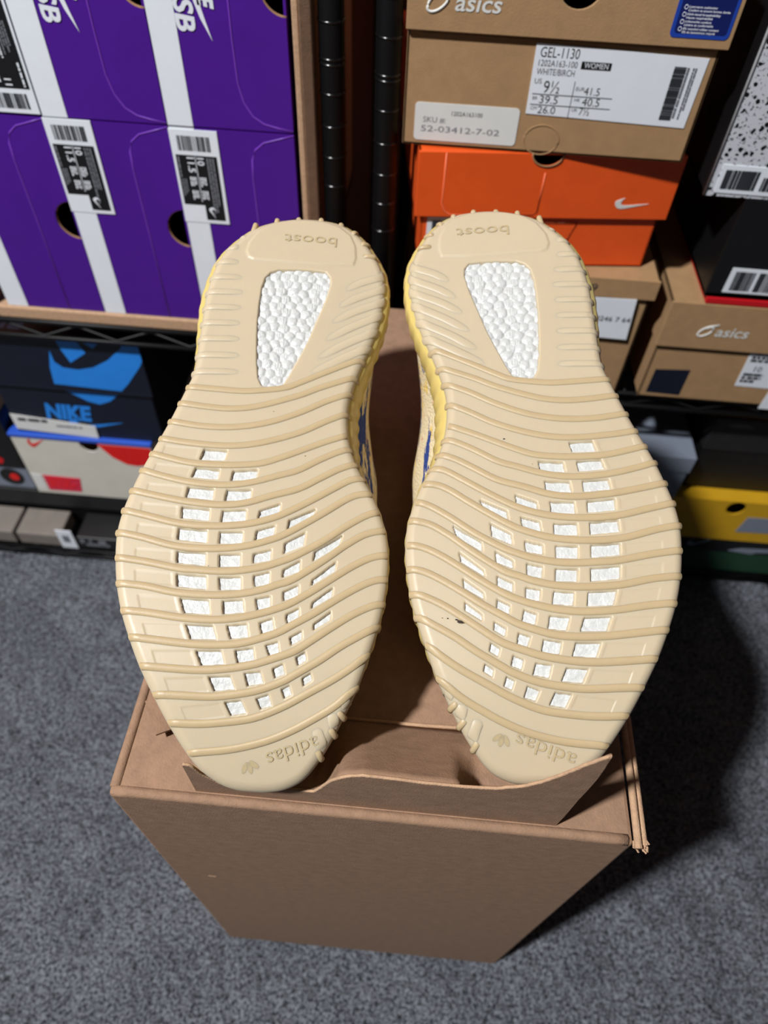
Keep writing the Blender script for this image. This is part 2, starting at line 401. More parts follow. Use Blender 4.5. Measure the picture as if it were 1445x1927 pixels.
RIBS = [[[-41.6,192.1],[-26.6,191.4],[-13.2,190.9],[-4.6,191.5],[9.5,193.9],[16.5,197.0],[30.9,204.6],[45.6,211.9]],[[-44.6,182.8],[-29.0,181.0],[-15.8,180.6],[-2.6,182.8],[16.8,189.7],[27.8,195.0],[43.4,201.4]],[[-48.3,172.5],[-31.2,170.1],[-14.9,170.2],[1.3,173.3],[17.3,179.7],[31.5,187.4],[42.8,192.3]],[[-51.7,162.8],[-36.8,160.7],[-17.3,159.8],[-1.2,162.0],[17.9,168.5],[31.9,176.0],[42.7,181.1]],[[-55.2,154.7],[-45.4,152.3],[-32.5,149.8],[-16.5,149.4],[-0.5,150.9],[9.1,154.2],[18.4,158.3],[31.0,164.0],[43.9,169.1]],[[-58.9,146.1],[-47.5,142.7],[-32.1,139.6],[-15.6,138.9],[-3.0,140.9],[9.6,145.0],[18.9,148.2],[29.4,154.4],[39.1,159.3],[45.1,161.0]],[[-62.1,134.9],[-49.4,132.3],[-33.6,129.6],[-17.8,128.5],[-5.4,130.0],[7.1,134.3],[19.4,138.3],[29.8,144.4],[39.4,149.9],[47.9,153.1]],[[-64.5,124.6],[-51.3,121.8],[-35.5,118.4],[-20.0,117.7],[-4.6,119.2],[7.8,122.7],[17.0,127.2],[27.0,133.1],[36.5,139.1],[44.8,144.0],[51.7,145.4]],[[-65.7,113.3],[-53.0,111.2],[-36.2,107.2],[-19.0,106.5],[-3.8,108.3],[8.4,112.1],[15.1,115.3],[24.9,121.4],[33.6,127.2],[43.1,133.8],[49.5,136.5],[56.7,137.1]],[[-64.3,101.0],[-49.7,99.3],[-34.4,96.6],[-27.7,96.1],[-10.1,95.8],[4.3,98.2],[11.6,100.7],[18.3,103.5],[28.0,109.1],[34.1,113.1],[43.5,120.0],[53.0,125.8],[60.4,128.2]],[[-62.3,88.8],[-48.3,87.7],[-33.2,85.0],[-17.0,84.3],[-5.1,85.2],[5.1,87.4],[12.2,90.1],[18.2,92.2],[28.4,99.0],[35.7,104.4],[43.7,110.6],[53.1,116.3],[63.7,118.7]],[[-58.6,76.3],[-45.7,75.5],[-30.2,73.5],[-16.0,72.9],[-4.2,74.1],[5.8,76.5],[12.9,78.9],[18.8,81.5],[28.9,87.8],[36.1,92.8],[47.1,100.2],[56.5,104.8],[65.0,106.1]],[[-53.6,64.6],[-41.4,63.4],[-26.7,62.0],[-15.0,61.7],[-3.3,62.5],[7.1,65.4],[14.1,68.0],[20.5,71.7],[29.4,76.9],[36.5,81.7],[47.4,88.6],[56.6,93.1],[65.1,94.3]],[[-47.5,52.1],[-34.5,51.2],[-20.0,50.6],[-8.5,51.4],[3.1,53.4],[11.8,56.1],[18.2,58.3],[22.9,60.5],[31.0,66.0],[38.7,71.3],[47.6,77.0],[56.8,81.3],[63.9,82.5]],[[-40.8,39.9],[-30.8,39.8],[-16.4,39.4],[-7.8,40.0],[5.5,42.3],[16.4,46.2],[21.1,48.8],[26.2,51.8],[33.2,56.0],[42.0,62.1],[50.9,67.3],[57.5,70.8],[61.8,72.2]],[[-33.5,28.4],[-18.6,28.0],[-1.4,29.6],[7.8,31.7],[18.7,36.3],[27.3,41.0],[38.9,47.4],[47.1,52.8],[56.5,60.0]],[[-24.4,15.9],[-18.1,16.3],[-3.8,17.8],[10.6,21.2],[22.0,25.8],[30.7,30.4],[39.3,35.5],[47.4,41.9],[53.4,47.2]]]
LAT = [[[-39.0,201.0],[-23.9,201.6],[-8.7,202.2]],[[-37.8,210.9],[-23.6,211.5],[-9.4,212.0]],[[-37.2,220.9],[-23.7,221.5],[-10.1,222.0]],[[-36.8,230.8],[-23.8,231.3],[-10.8,231.9]],[[-36.0,240.5],[-23.5,241.1],[-11.0,241.6]],[[-34.7,250.5],[-22.8,251.0],[-10.8,251.6]],[[-32.8,260.4],[-22.9,260.8],[-12.9,261.2]],[[-31.4,270.7],[-24.0,270.9],[-16.5,271.2]],[[-28.3,281.0],[-23.5,281.0],[-18.7,281.1]],[[-24.4,289.8],[-20.3,289.7],[-16.2,289.7]]]
MED = [[[46.9,217.8],[30.7,208.3],[13.3,198.5]],[[52.0,228.8],[37.3,220.4],[17.0,206.2]],[[56.1,240.1],[40.6,231.4],[20.6,217.7]],[[58.9,249.8],[42.4,241.7],[24.3,229.5]],[[60.3,259.0],[43.7,250.8],[28.9,239.9]],[[60.3,267.5],[45.6,261.0],[33.5,251.4]]]
STUDS = [[[-12.9,301.9],[-14.3,294.8]],[[-1.0,306.8],[-1.5,302.9]],[[11.4,309.8],[11.3,305.0]],[[23.7,309.4],[24.3,304.7]],[[34.8,306.6],[36.1,301.9]],[[44.8,299.4],[41.9,295.8]],[[51.0,289.6],[46.6,288.7]],[[54.9,280.2],[47.8,280.5]],[[31.9,28.2],[36.5,17.1]],[[38.8,33.8],[42.7,23.8]],[[43.5,41.2],[46.7,35.6]]]
EDGE = [[47.1,31.7],[43.4,22.7],[38.3,13.8]]
HEELWIN = [[2.8,267.4],[11.9,268.1],[21.3,268.2],[27.9,267.5],[30.4,264.3],[30.7,259.9],[28.5,250.2],[24.4,237.1],[20.4,224.3],[16.0,213.0],[11.7,202.7],[8.7,196.6],[5.4,194.3],[1.4,193.7],[-2.1,195.2],[-4.1,199.4],[-5.4,208.8],[-6.2,220.9],[-6.7,233.2],[-6.5,245.1],[-5.8,255.5],[-4.4,261.7],[-1.7,265.4]]
PAD = [[-11.7,273.4],[-14.6,274.7],[-16.0,278.6],[-14.7,285.1],[-10.1,293.3],[-2.4,300.0],[7.1,303.2],[16.8,304.1],[26.6,303.5],[35.0,299.9],[41.2,293.9],[44.0,286.2],[44.5,278.0],[43.2,273.4],[28.5,272.4],[6.5,272.7]]
# ------------------------------------------------------------------ the setting
def make_floor():
    """grey carpet: a pile surface of small uneven tufts where it is seen, flat further out"""
    x0, x1, y0, y1, st = -0.80, 0.80, -0.12, 0.64, 0.0024
    nx = int((x1 - x0) / st); ny = int((y1 - y0) / st)
    X, Y = np.meshgrid(np.linspace(x0, x1, nx), np.linspace(y0, y1, ny))
    def smooth(a, k):
        for _ in range(k):
            a = (a + np.roll(a, 1, 0) + np.roll(a, -1, 0) + np.roll(a, 1, 1) + np.roll(a, -1, 1)) / 5
        return a
    Z = RNG.random(X.shape) * 0.0040 + (smooth(RNG.random(X.shape), 5) - .5) * 0.016 + (smooth(RNG.random(X.shape), 60) - .5) * 0.06
    Z = Z - np.percentile(Z, 97)
    Z = np.clip(Z, -0.008, 0.0012)
    X = X + (RNG.random(X.shape) - .5) * st * .7; Y = Y + (RNG.random(X.shape) - .5) * st * .7
    co = np.stack([X, Y, Z], -1).reshape(-1, 3)
    idx = np.arange(nx * ny).reshape(ny, nx)
    quads = np.stack([idx[:-1, :-1], idx[:-1, 1:], idx[1:, 1:], idx[1:, :-1]], -1).reshape(-1, 4)
    me = bpy.data.meshes.new('floor')
    me.vertices.add(len(co)); me.vertices.foreach_set('co', co.ravel())
    me.loops.add(quads.size); me.loops.foreach_set('vertex_index', quads.ravel())
    me.polygons.add(len(quads)); me.polygons.foreach_set('loop_start', np.arange(0, quads.size, 4))
    me.polygons.foreach_set('use_smooth', np.ones(len(quads), bool))
    me.update(calc_edges=True); me.validate()
    me.materials.append(MATS['carpet'])
    o = bpy.data.objects.new('floor', me); COL.objects.link(o)
    tag(o, kind='structure')
    mb = MB()
    for a in ((-3, x0 + .002, -3, 2), (x1 - .002, 3, -3, 2), (x0, x1, -3, y0 + .002), (x0, x1, y1 - .002, 2)):
        mb.box(a[0], a[1], a[2], a[3], -.03, -.003)
    mb.build('floor_margin', 'carpet', o)
make_floor()
tag(MB().box(-3, 3, 1.04, 1.1, -.02, 2.4).build('wall_back', 'wall_paint'), kind='structure')

# ------------------------------------------------------------------ wire racks
def rack(label, post_x, x0, x1, shelves, rings, double):
    r = empty('wire_rack', ((x0 + x1) / 2, .75, 0), label, 'rack')
    for (px, py) in ((post_x, .562), (post_x, 1.0), (x0 if post_x > x0 + .1 else x1, .562), (x0 if post_x > x0 + .1 else x1, 1.0)):
        p = MB().tube([(px, py, 0.0), (px, py, 1.25)], .0092, 20).build('post', 'black_steel', r, True)
        if px == post_x and py < .6:
            for z in rings:
                MB().ring((px, py, z), .0088, .00965, .0018).build('groove_ring', 'steel_ring', p, True)
                if abs(z - double) < .003:
                    MB().ring((px, py, z - .0035), .0088, .00965, .0018).build('groove_ring', 'steel_ring', p, True)
    for (za, zb, yf) in shelves:
        MB().tube([(x0, yf, za), (x1, yf, za)], .0026, 8).build('front_rail', 'black_steel', r, True)
        MB().tube([(x0, yf, zb), (x1, yf, zb)], .0026, 8).build('front_rail', 'black_steel', r, True)
        z = MB(); n = max(4, int((x1 - x0) / .034)); pts = []
        for k in range(n + 1):
            pts.append((x0 + (x1 - x0) * k / n, yf, za - .002 if k % 2 == 0 else zb + .002))
        z.tube(pts, .0016, 6).build('zigzag_wire', 'black_steel', r, True)
        for k in range(int((x1 - x0) / .026)):
            xx = x0 + .013 + k * .026
            MB().tube([(xx, yf, za), (xx, 1.0, za)], .0015, 5).build('deck_wire', 'black_steel', r, True)
    return r

rack('black wire rack carrying the carton of purple boxes', -.0775, -.62, -.0775, [(.3545, .3360, .548), (.016, .004, .5125)],
     [.506 + .0226 * k for k in range(9)], .5964)
rack('black wire rack beside the orange box and kraft shoe boxes', -.0375, -.0375, .50, [(.3165, .3015, .556), (.016, .004, .566)],
     [.471 + .0235 * k for k in range(9)], .5885)

# ------------------------------------------------------------------ shipping carton the sneakers lie on
def shipping_carton():
    X0, X1, Y0, Y1, Z = -.1315, .1225, .099, .508, .430
    r = empty('shipping_carton', (0, .3, 0), 'large plain brown carton standing on the carpet, sneakers on top', 'carton')
    MB().box(X0, X1, Y0, Y1, 0, Z).build('carton_body', 'carton_kraft', r, False, .0022)
    # folded front crease, a pale worn ridge
    MB().tube([(x, Y0 + .0024, Z - .0008) for x in np.linspace(X0 + .003, X1 - .003, 40)], .0028, 8).build('front_fold', 'carton_kraft', r, True)
    MB().tube([(X0 + .0024, y, Z - .0008) for y in np.linspace(Y0 + .004, Y1 - .004, 40)], .0028, 8).build('side_fold', 'carton_kraft', r, True)
    # torn double edge along the right side
    for k, (dx, dz, y1) in enumerate(((.0022, -.0010, .47), (.0056, -.0034, .46))):
        pts = [(X1 + dx + .0005 * math.sin(9 * t), Y0 - .001 + k * .002 + t * (y1 - Y0), Z + dz + .0004 * math.sin(17 * t + k)) for t in np.linspace(0, 1, 24)]
        mb = MB().tube(pts, .0019, 8)
        mb.build('torn_edge', 'carton_edge', r, True)
    mb = MB()
    rr = random.Random(3)
    for k in range(14):
        a = (X1 + rr.uniform(.0005, .0075), Y0 + rr.uniform(.000, .003), Z - rr.uniform(.0005, .006))
        mb.tube([a, (a[0] + rr.uniform(-.001, .002), a[1] - rr.uniform(.0005, .0025), a[2] + rr.uniform(-.0015, .0015))], .00055, 4)
    mb.build('frayed_corner', 'carton_edge', r)
    # raised flap: upright tab with a curved cut edge and the panel sloping back from it
    ridge = [(-.0893, .4660), (-.0860, .4650), (-.0825, .454), (-.076, .4445), (-.031, .4445), (-.0270, .452), (-.0220, .463), (-.0150, .4705), (-.008, .4735), (.002, .473), (.020, .4714), (.036, .4712),
             (.050, .4729), (.060, .478), (.068, .487), (.075, .500), (.081, .512), (.0865, .522), (.0875, .505), (.0868, .470), (.0858, .4335)]
    rg = []
    for i in range(len(ridge) - 1):
        for t in (0, .25, .5, .75):
            a, b = ridge[i], ridge[i + 1]
            rg.append((a[0] + (b[0] - a[0]) * t + rr.uniform(-.00025, .00025), a[1] + (b[1] - a[1]) * t + rr.uniform(-.0003, .0003)))
    MB().poly([(-.0893, .4285)] + [(.0856, .4285)] + rg[::-1], (), .1045, .1061).build('front_tab', 'carton_kraft', r)
    MB().tube([(x, .1053, z) for x, z in rg], .0008, 6).build('cut_edge', 'carton_edge', r, True)
    xs = np.linspace(-.0885, .0835, 70)
    zr = np.interp(xs, [p[0] for p in ridge[:17]], [p[1] for p in ridge[:17]])
    vs, fs = [], []
    nt = 12
    for i, x in enumerate(xs):
        for j in range(nt):
            t = j / (nt - 1)
            y = .1062 + (.147 - .1062) * t
            z = min(zr[i], .4760) * (1 - t) + .4312 * t
            under = max(0.0, min(1.0, (-.0195 - x) / .007), min(1.0, (x - .034) / .011))     # pressed down by the toes
            z = z * (1 - under) + min(z, .4445) * under
            vs.append((x, y, max(z, .4306)))
    for i in range(len(xs) - 1):
        for j in range(nt - 1):
            a = i * nt + j; fs.append((a, a + nt, a + nt + 1, a + 1))
    o = mesh_obj('sloping_flap', vs, fs, 'carton_kraft', r, True)
    md = o.modifiers.new('thick', 'SOLIDIFY'); md.thickness = .0014; md.offset = -1
    MB().tube([(-.0885, .1475, .4308), (.02, .1477, .4312), (.118, .151, .4308)], .0011, 6).build('flap_crease', 'carton_edge', r, True)
    # slit in the lid: a cut lip lifted clear of the top, open along its left edge
    o = mesh_obj('slit_lip', [(-.1245, .1440, .4368), (-.1140, .1272, .4368), (-.108, .1310, .4356), (-.1185, .1485, .4356), (-.1095, .1535, .4306), (-.0995, .1360, .4306)],
                 [(0, 1, 2, 3), (3, 2, 5, 4)], 'carton_kraft', r)
    md = o.modifiers.new('thick', 'SOLIDIFY'); md.thickness = .0014; md.offset = 1
    sheet('scuff_mark', [(-.1085, .2655), (-.1035, .2650), (-.1030, .2672), (-.1080, .2680)], Y0, 'carton_edge', r, .0002)
shipping_carton()

# ------------------------------------------------------------------ purple shoe boxes in an open carton
def open_carton():
    r = empty('open_carton', (-.25, .70, .3575), 'open kraft carton on the wire rack holding the purple boxes', 'carton')
    x0, x1, z0, z1 = -.404, -.098, .3575, .728
    MB().box(x0, x1, .547, .872, z0, z0 + .0125).build('bottom_panel', 'carton_edge', r, False, .0015)
    MB().box(x0, x1, .547, .872, z1, z1 + .006).build('top_panel', 'carton_kraft', r, False, .0015)
    MB().box(x0 - .007, x0, .547, .872, z0, z1 + .006).build('side_panel', 'carton_kraft', r, False, .0015)
    MB().box(x1 - .0045, x1, .549, .872, z0, z1 + .006).build('side_panel', 'carton_edge', r, False, .001)
    MB().box(x0, x1, .866, .872, z0, z1 + .006).build('back_panel', 'carton_kraft', r)
    # side flap folded back along the wall
    mb = MB(); mb.add([(x1 + .0005, .547, z0 + .006), (x1 + .0085, .552, z0 + .006), (x1 + .0105, .70, z0 + .006), (x1 + .0045, .70, z0 + .006),
                       (x1 + .0005, .547, z1), (x1 + .0085, .552, z1), (x1 + .0105, .70, z1), (x1 + .0045, .70, z1)],
                      [(0, 1, 5, 4), (1, 2, 6, 5), (2, 3, 7, 6), (3, 0, 4, 7), (4, 5, 6, 7), (3, 2, 1, 0)])
    mb.build('side_flap', 'carton_kraft', r, False, .001)
open_carton()

def purple_box(x0, x1, z0, z1, seam, hole_z, label, stripe_top=None, yf=.550):
    r = empty('shoe_box', ((x0 + x1) / 2, yf + .15, z0), label, 'shoe box', 'purple shoe boxes in the open carton')
    y1 = yf + .300; t = .0018
    g = .0005
    x0 += g; x1 -= g
    b = MB(); b.box(x0, x0 + t, yf + t, y1, z0, z1); b.box(x1 - t, x1, yf + t, y1, z0, z1)
    b.box(x0, x1, yf + t, y1, z0, z0 + t); b.box(x0, x1, yf + t, y1, z1 - t, z1); b.box(x0, x1, y1 - t, y1, z0, z1)
    b.build('box_body', 'purple_card', r)
    R = .0172
    out = [(x0, z0), (x1, z0)]
    for k in range(17):
        a = math.radians(-90 - 180 * k / 16)
        out.append((x1 + R * .98 * math.cos(a), hole_z + R * math.sin(a)))
    out += [(x1, z1), (x0, z1)]
    fp = MB().poly(out, (), yf, yf + t).build('front_panel', 'purple_card', r)
    rim = [(x1 + R * .98 * math.cos(math.radians(-90 - 180 * k / 16)), yf + t, hole_z + R * math.sin(math.radians(-90 - 180 * k / 16))) for k in range(17)]
    MB().tube(rim, .0011, 6).build('finger_hole_rim', 'kraft_inside', fp, True)
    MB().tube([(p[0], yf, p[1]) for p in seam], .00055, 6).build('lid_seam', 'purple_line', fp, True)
    st = sheet('white_stripe', rect(x0, x0 + .0193, z0, z1 if stripe_top is None else stripe_top), yf, 'white_paper', r)
    return r, fp

XA, XB, XC, XD = -.392, -.2980, -.2020, -.1058
ZL0, ZL1, ZU0, ZU1 = .3705, .5455, .5468, .7220
def seam_low(xr):   # curve of the tucked lid on the lower row
    return [(xr - .0005, ZL1 - .0006), (xr - .012, ZL1 - .0040), (xr - .024, ZL1 - .0075), (xr - .031, ZL1 - .013), (xr - .0342, ZL1 - .021), (xr - .0350, ZL1 - .035), (xr - .0345, .46), (xr - .0340, ZL0)]
def seam_up(xr):
    return [(xr - .0005, ZU0 + .001), (xr - .012, ZU0 + .0028), (xr - .022, ZU0 + .0050), (xr - .030, ZU0 + .010), (xr - .0355, ZU0 + .019), (xr - .0385, ZU0 + .032), (xr - .0390, ZU0 + .06), (xr - .0375, ZU1)]

def size_label(r, x0, z1, seed):
    """white label with barcode strip above a black panel of sizes"""
    y = .550
    lb = sheet('size_label', rect(x0, x0 + .0372, z1 - .0745, z1), y, 'white_paper', r, .0009)
    yy = y - .0009
    bars(x0 + .0055, x0 + .0315, z1 - .0155, z1 - .0045, yy, lb, 'dark_ink', n=22, seed=seed)
    bp = [(x0 + .0022, z1 - .0190), (x0 + .0345, z1 - .0190), (x0 + .0345, z1 - .0715), (x0 + .0190, z1 - .0715), (x0 + .0190, z1 - .0590), (x0 + .0022, z1 - .0590)]
    sheet('black_panel', bp[::-1], yy, 'black_ink', lb, .0002)
    q = yy - .0003
    text('10', x0 + .0188, z1 - .0205, .0052, q, lb, 'white_paper', None, -math.pi / 2, 0, .02)
    text('11.5', x0 + .0108, z1 - .0205, .0055, q, lb, 'white_paper', None, -math.pi / 2, 0, .02)
    MB().box(x0 + .0172, x0 + .0177, q - .0002, q, z1 - .056, z1 - .0195).build('divider', 'white_paper', lb)
    fine_print(x0 + .0262, z1 - .0205, .0068, .045, q, lb, 'grey_ink', True, 3, seed + 3)
    fine_print(x0 + .0188, z1 - .0360, .0055, .0075, q, lb, 'white_paper', True, 3, seed + 4)
    fine_print(x0 + .0108, z1 - .0360, .0055, .0075, q, lb, 'white_paper', True, 3, seed + 5)
    fine_print(x0 + .0188, z1 - .0470, .0055, .0075, q, lb, 'white_paper', True, 3, seed + 6)
    fine_print(x0 + .0108, z1 - .0470, .0055, .0075, q, lb, 'white_paper', True, 3, seed + 7)
    fine_print(x0 + .0035, z1 - .0205, .0022, .0160, q, lb, 'grey_ink', True, 1, seed + 8)
    fine_print(x0 + .0035, z1 - .0380, .0050, .0140, q, lb, 'grey_ink', True, 3, seed + 9)
    swoosh(x0 + .0210, z1 - .0605, .0095, q, 'white_paper', lb, -math.pi / 2, 1.2)

def skate_logo(r, fp, x, z):
    """white tick with lettering, turned on its side like the box"""
    y = .5498
    text('NIKE', x + .0165, z + .0430, .0100, y - .0004, fp, 'white_paper', .0275, -math.pi / 2, .25, .045)
    text('SB', x + .0000, z + .0215, .0125, y - .0004, fp, 'white_paper', .0200, -math.pi / 2, .12, .03)
    pts = [(x + .0168, z + .040), (x + .0120, z + .032), (x + .0128, z + .022), (x + .0166, z + .010), (x + .0232, z - .0035), (x + .0196, z + .010), (x + .0172, z + .020), (x + .0168, z + .028)]
    sheet('printed_tick', pts, y, 'white_paper', fp, .0004)

rA, fA = purple_box(XA, XB, ZL0, ZL1, seam_low(XB), .4620, 'purple shoe box, lower row, white stripe, third from the rack post')
rB, fB = purple_box(XB, XC, ZL0, ZL1, seam_low(XC), .4620, 'purple shoe box, lower row, size label on it, second from the rack post')
rC, fC = purple_box(XC, XD, ZL0, ZL1, seam_low(XD), .4620, 'purple shoe box, lower row, size label on it, next to the rack post')
rD, fD = purple_box(XA, XB, ZU0, ZU1, [(XA + .02, ZU0 + .001), (XA + .03, ZU1)], .68, 'purple shoe box, upper row, black size label with barcode below')
rE, fE = purple_box(XB, XC, ZU0, ZU1, seam_up(XC), .6380, 'purple shoe box, upper row, sideways white tick logo, second from the rack post')
rF, fF = purple_box(XC, XD, ZU0, ZU1, seam_up(XD), .6380, 'purple shoe box, upper row, sideways white tick logo, next to the rack post')
size_label(rB, XB - .0008, ZL1 + .0002, 11)
size_label(rC, XC - .0002, ZL1 - .0012, 12)
skate_logo(rE, fE, -.2745, .6080)
skate_logo(rF, fF, -.1815, .6080)
# upper box lying the other way round: its label sits at the lower corner
lb = sheet('size_label', rect(-.336, XB - .0006, ZU0 + .0012, ZU0 + .082), .550, 'white_paper', rD, .0009)
bars(-.330, -.3045, ZU0 + .0045, ZU0 + .0150, .5491, lb, 'dark_ink', n=22, seed=31)
sheet('black_panel', rect(-.334, -.3005, ZU0 + .0185, ZU0 + .080), .5491, 'black_ink', lb, .0002)
text('11', -.3125, ZU0 + .0205, .0050, .5487, lb, 'white_paper', None, math.pi / 2, 0, .02)
fine_print(-.3250, ZU0 + .029, .0060, .0085, .5488, lb, 'white_paper', True, 2, 44)
fine_print(-.3040, ZU0 + .036, .0024, .0160, .5488, lb, 'white_paper', True, 1, 41)
fine_print(-.3105, ZU0 + .062, .0075, .0210, .5488, lb, 'grey_ink', True, 4, 42)
fine_print(-.3165, ZU0 + .046, .0050, .0080, .5488, lb, 'white_paper', True, 3, 43)
# ------------------------------------------------------------------ shoe boxes on the right-hand rack
def lidded_box(name, label, x0, x1, z0, zl, z1, yf, m, ml=None, over=.004, depth=.30, lid_front=.004, rot=0.0, holes=(), cat='shoe box', left_over=1.0, notch=None):
    """box with a lift-off lid: body z0..zl, lid zl..z1 standing proud of it"""
    ml = ml or m
    r = empty(name, ((x0 + x1) / 2, yf + depth / 2, z0), label, cat)
    if rot: r.rotation_euler = (0, 0, rot)
    t = .0022; y1 = yf + depth
    b = MB(); b.box(x0, x0 + t, yf, y1, z0, zl + .004); b.box(x1 - t, x1, yf, y1, z0, zl + .004)
    b.box(x0, x1, yf, yf + t, z0, zl + .004); b.box(x0, x1, y1 - t, y1, z0, zl + .004); b.box(x0, x1, yf, y1, z0, z0 + t)
    body = b.build('box_body', m, r, False, .0006)
    xa, xb, ya = x0 - min(over, left_over), x1 + over, yf - lid_front
    l = MB(); l.box(xa, xb, ya + t, y1 + over, z1 - t, z1)
    l.box(xa, xa + t, ya + t, y1 + over, zl, z1); l.box(xb - t, xb, ya + t, y1 + over, zl, z1); l.box(xa, xb, y1, y1 + over, zl, z1)
    front = rect(xa, xb, zl, z1)
    if notch:      # half-round finger notch cut into the upper edge
        nx, nw, nh = notch
        front = [(xa, zl), (xb, zl), (xb, z1)] + [(nx + nw * math.cos(q), z1 + nh * math.sin(q)) for q in np.linspace(0, -math.pi, 17)] + [(xa, z1)]
    l.poly(front, holes, ya, ya + t)
    lid = l.build('lid', ml, r, False, .0005)
    return r, body, lid, ya

# kraft box at the top with the size label
yf = .5500
rk, bk, lk, yl = lidded_box('shoe_box', 'kraft shoe box with white size label and blue sticker, on top of the orange box', -.0245, .1830, .5452, .6205, .6680, yf, 'box_kraft',
                            over=.0035, holes=(circle(.0838, .6515, .0140),), left_over=.001)
lab = sheet('size_label', [(.0628, .5722), (.1760, .5695), (.1775, .6140), (.0622, .6168)], yf, 'white_paper', rk, .0006)
y2 = yf - .0007
text('GEL-1130', .0658, .6086, .0062, y2, lab, 'black_ink', .0262)
text('1202A163-100', .0657, .6031, .0040, y2, lab, 'dark_ink', .0263)
bx = sheet('black_tab', rect(.0945, .1146, .6030, .6075), y2, 'black_ink', lab, .0002)
text('WOMEN', .0965, .6037, .0034, y2 - .0003, lab, 'white_paper', .0162)
text('WHITE/BIRCH', .0654, .5978, .0040, y2, lab, 'dark_ink', .0258)
text('US', .0652, .5922, .0032, y2, lab, 'dark_ink')
text('9½', .0720, .5866, .0078, y2, lab, 'black_ink', .0112)
text('EUR', .0945, .5892, .0024, y2, lab, 'dark_ink')
text('41.5', .1004, .5868, .0050, y2, lab, 'black_ink', .0108)
text('BR', .0658, .5818, .0022, y2, lab, 'dark_ink')
text('39.5', .0708, .5797, .0052, y2, lab, 'black_ink', .0128)
text('HK', .0950, .5822, .0022, y2, lab, 'dark_ink')
text('40.5', .1006, .5798, .0052, y2, lab, 'black_ink', .0122)
text('CM', .0655, .5752, .0022, y2, lab, 'dark_ink')
text('26.0', .0708, .5730, .0050, y2, lab, 'black_ink', .0124)
text('UK', .0946, .5756, .0022, y2, lab, 'dark_ink')
text('7½', .1000, .5736, .0050, y2, lab, 'black_ink', .0072)
ln = MB(); ln.box(.0650, .1205, y2 - .0002, y2, .5855, .5858); ln.box(.0648, .1208, y2 - .0002, y2, .5786, .5789); ln.box(.0926, .0929, y2 - .0002, y2, .5716, .5950)
ln.build('ruled_lines', 'dark_ink', lab)
bars(.1565, .1645, .5745, .6085, y2, lab, 'dark_ink', True, n=44, seed=5)
fine_print(.1652, .6080, .0022, .0320, y2, lab, 'grey_ink', True, 1, 15)
fine_print(.1688, .6080, .0034, .0330, y2, lab, 'grey_ink', True, 2, 8)
sk = sheet('stock_sticker', rrect(-.0162, .0588, .5490, .5750, .0028), yf, 'white_matte', rk, .0005)
text('1202A163100', .0104, .5672, .0030, yf - .0006, sk, 'dark_ink', .0222)
text('SKU #:', -.0100, .5618, .0038, yf - .0006, sk, 'grey_ink', .0165)
text('52-03412-7-02', -.0112, .5553, .0042, yf - .0006, sk, 'grey_ink', .0575)
pts = [(.0775 + .0128 * math.cos(a), yf, .5545 + .0104 * math.sin(a)) for a in np.linspace(0, 2 * math.pi, 33)[:-1]]
MB().tube(pts, .0005, 5, True).build('punched_disc', 'box_kraft', rk, True)
MB().box(-.0145, .180, yf - .0003, yf, .6178, .6184).build('fold_line', 'box_kraft', rk)
# lid print
text('asics', .0056, .6330, .0098, yl - .0004, lk, 'white_matte', .0300, 0, .15, .012)
def spiral_logo(cx, cz, w, y, parent):
    """tilted open loop with a tail"""
    pts = []
    for k in range(30):
        q = math.radians(40 + 400 * k / 29); rr2 = 1 - .25 * k / 29
        ex, ez = w * .55 * rr2 * math.cos(q), w * .27 * rr2 * math.sin(q)
        c, s_ = math.cos(math.radians(38)), math.sin(math.radians(38))
        pts.append((cx + ex * c - ez * s_, y, cz + ex * s_ + ez * c))
    pts = [(cx + w * .62, y, cz + w * .50)] + pts
    return MB().tube(pts, w * .055, 6).build('spiral_logo', 'white_matte', parent, True)
spiral_logo(-.0050, .6375, .0170, yl, lk)
bs = sheet('care_sticker', rrect(.1455, .1835, .6262, .6670, .0030), yl, 'blue_rim', lk, .0004)
sheet('sticker_field', rrect(.1478, .1812, .6288, .6668, .0020), yl - .0004, 'blue_sticker', lk, .0002)
for k, (a, b2) in enumerate((('Long-term cushioning', 'Confort et amorti longue durée'), ('High-level breathability', 'Haute respirabilité'),
                             ('Lightweight comfort', 'Légère et confortable'), ('8% recycled rubber content', '8% de caoutchouc recyclé'))):
    z = .6428 - k * .0040
    text(a, .1528, z, .00125, yl - .0007, lk, 'white_paper', len(a) * .00088, 0, 0, .02)
    text(b2, .1528, z - .0019, .00125, yl - .0007, lk, 'white_paper', len(b2) * .00088, 0, 0, .02)
    MB().tube([(.1510 + .0011 * math.cos(q), yl - .0006, z + .0003 + .0012 * math.sin(q)) for q in np.linspace(0, 6.28, 9)[:-1]], .0002, 4, True).build('care_icon', 'white_paper', lk)

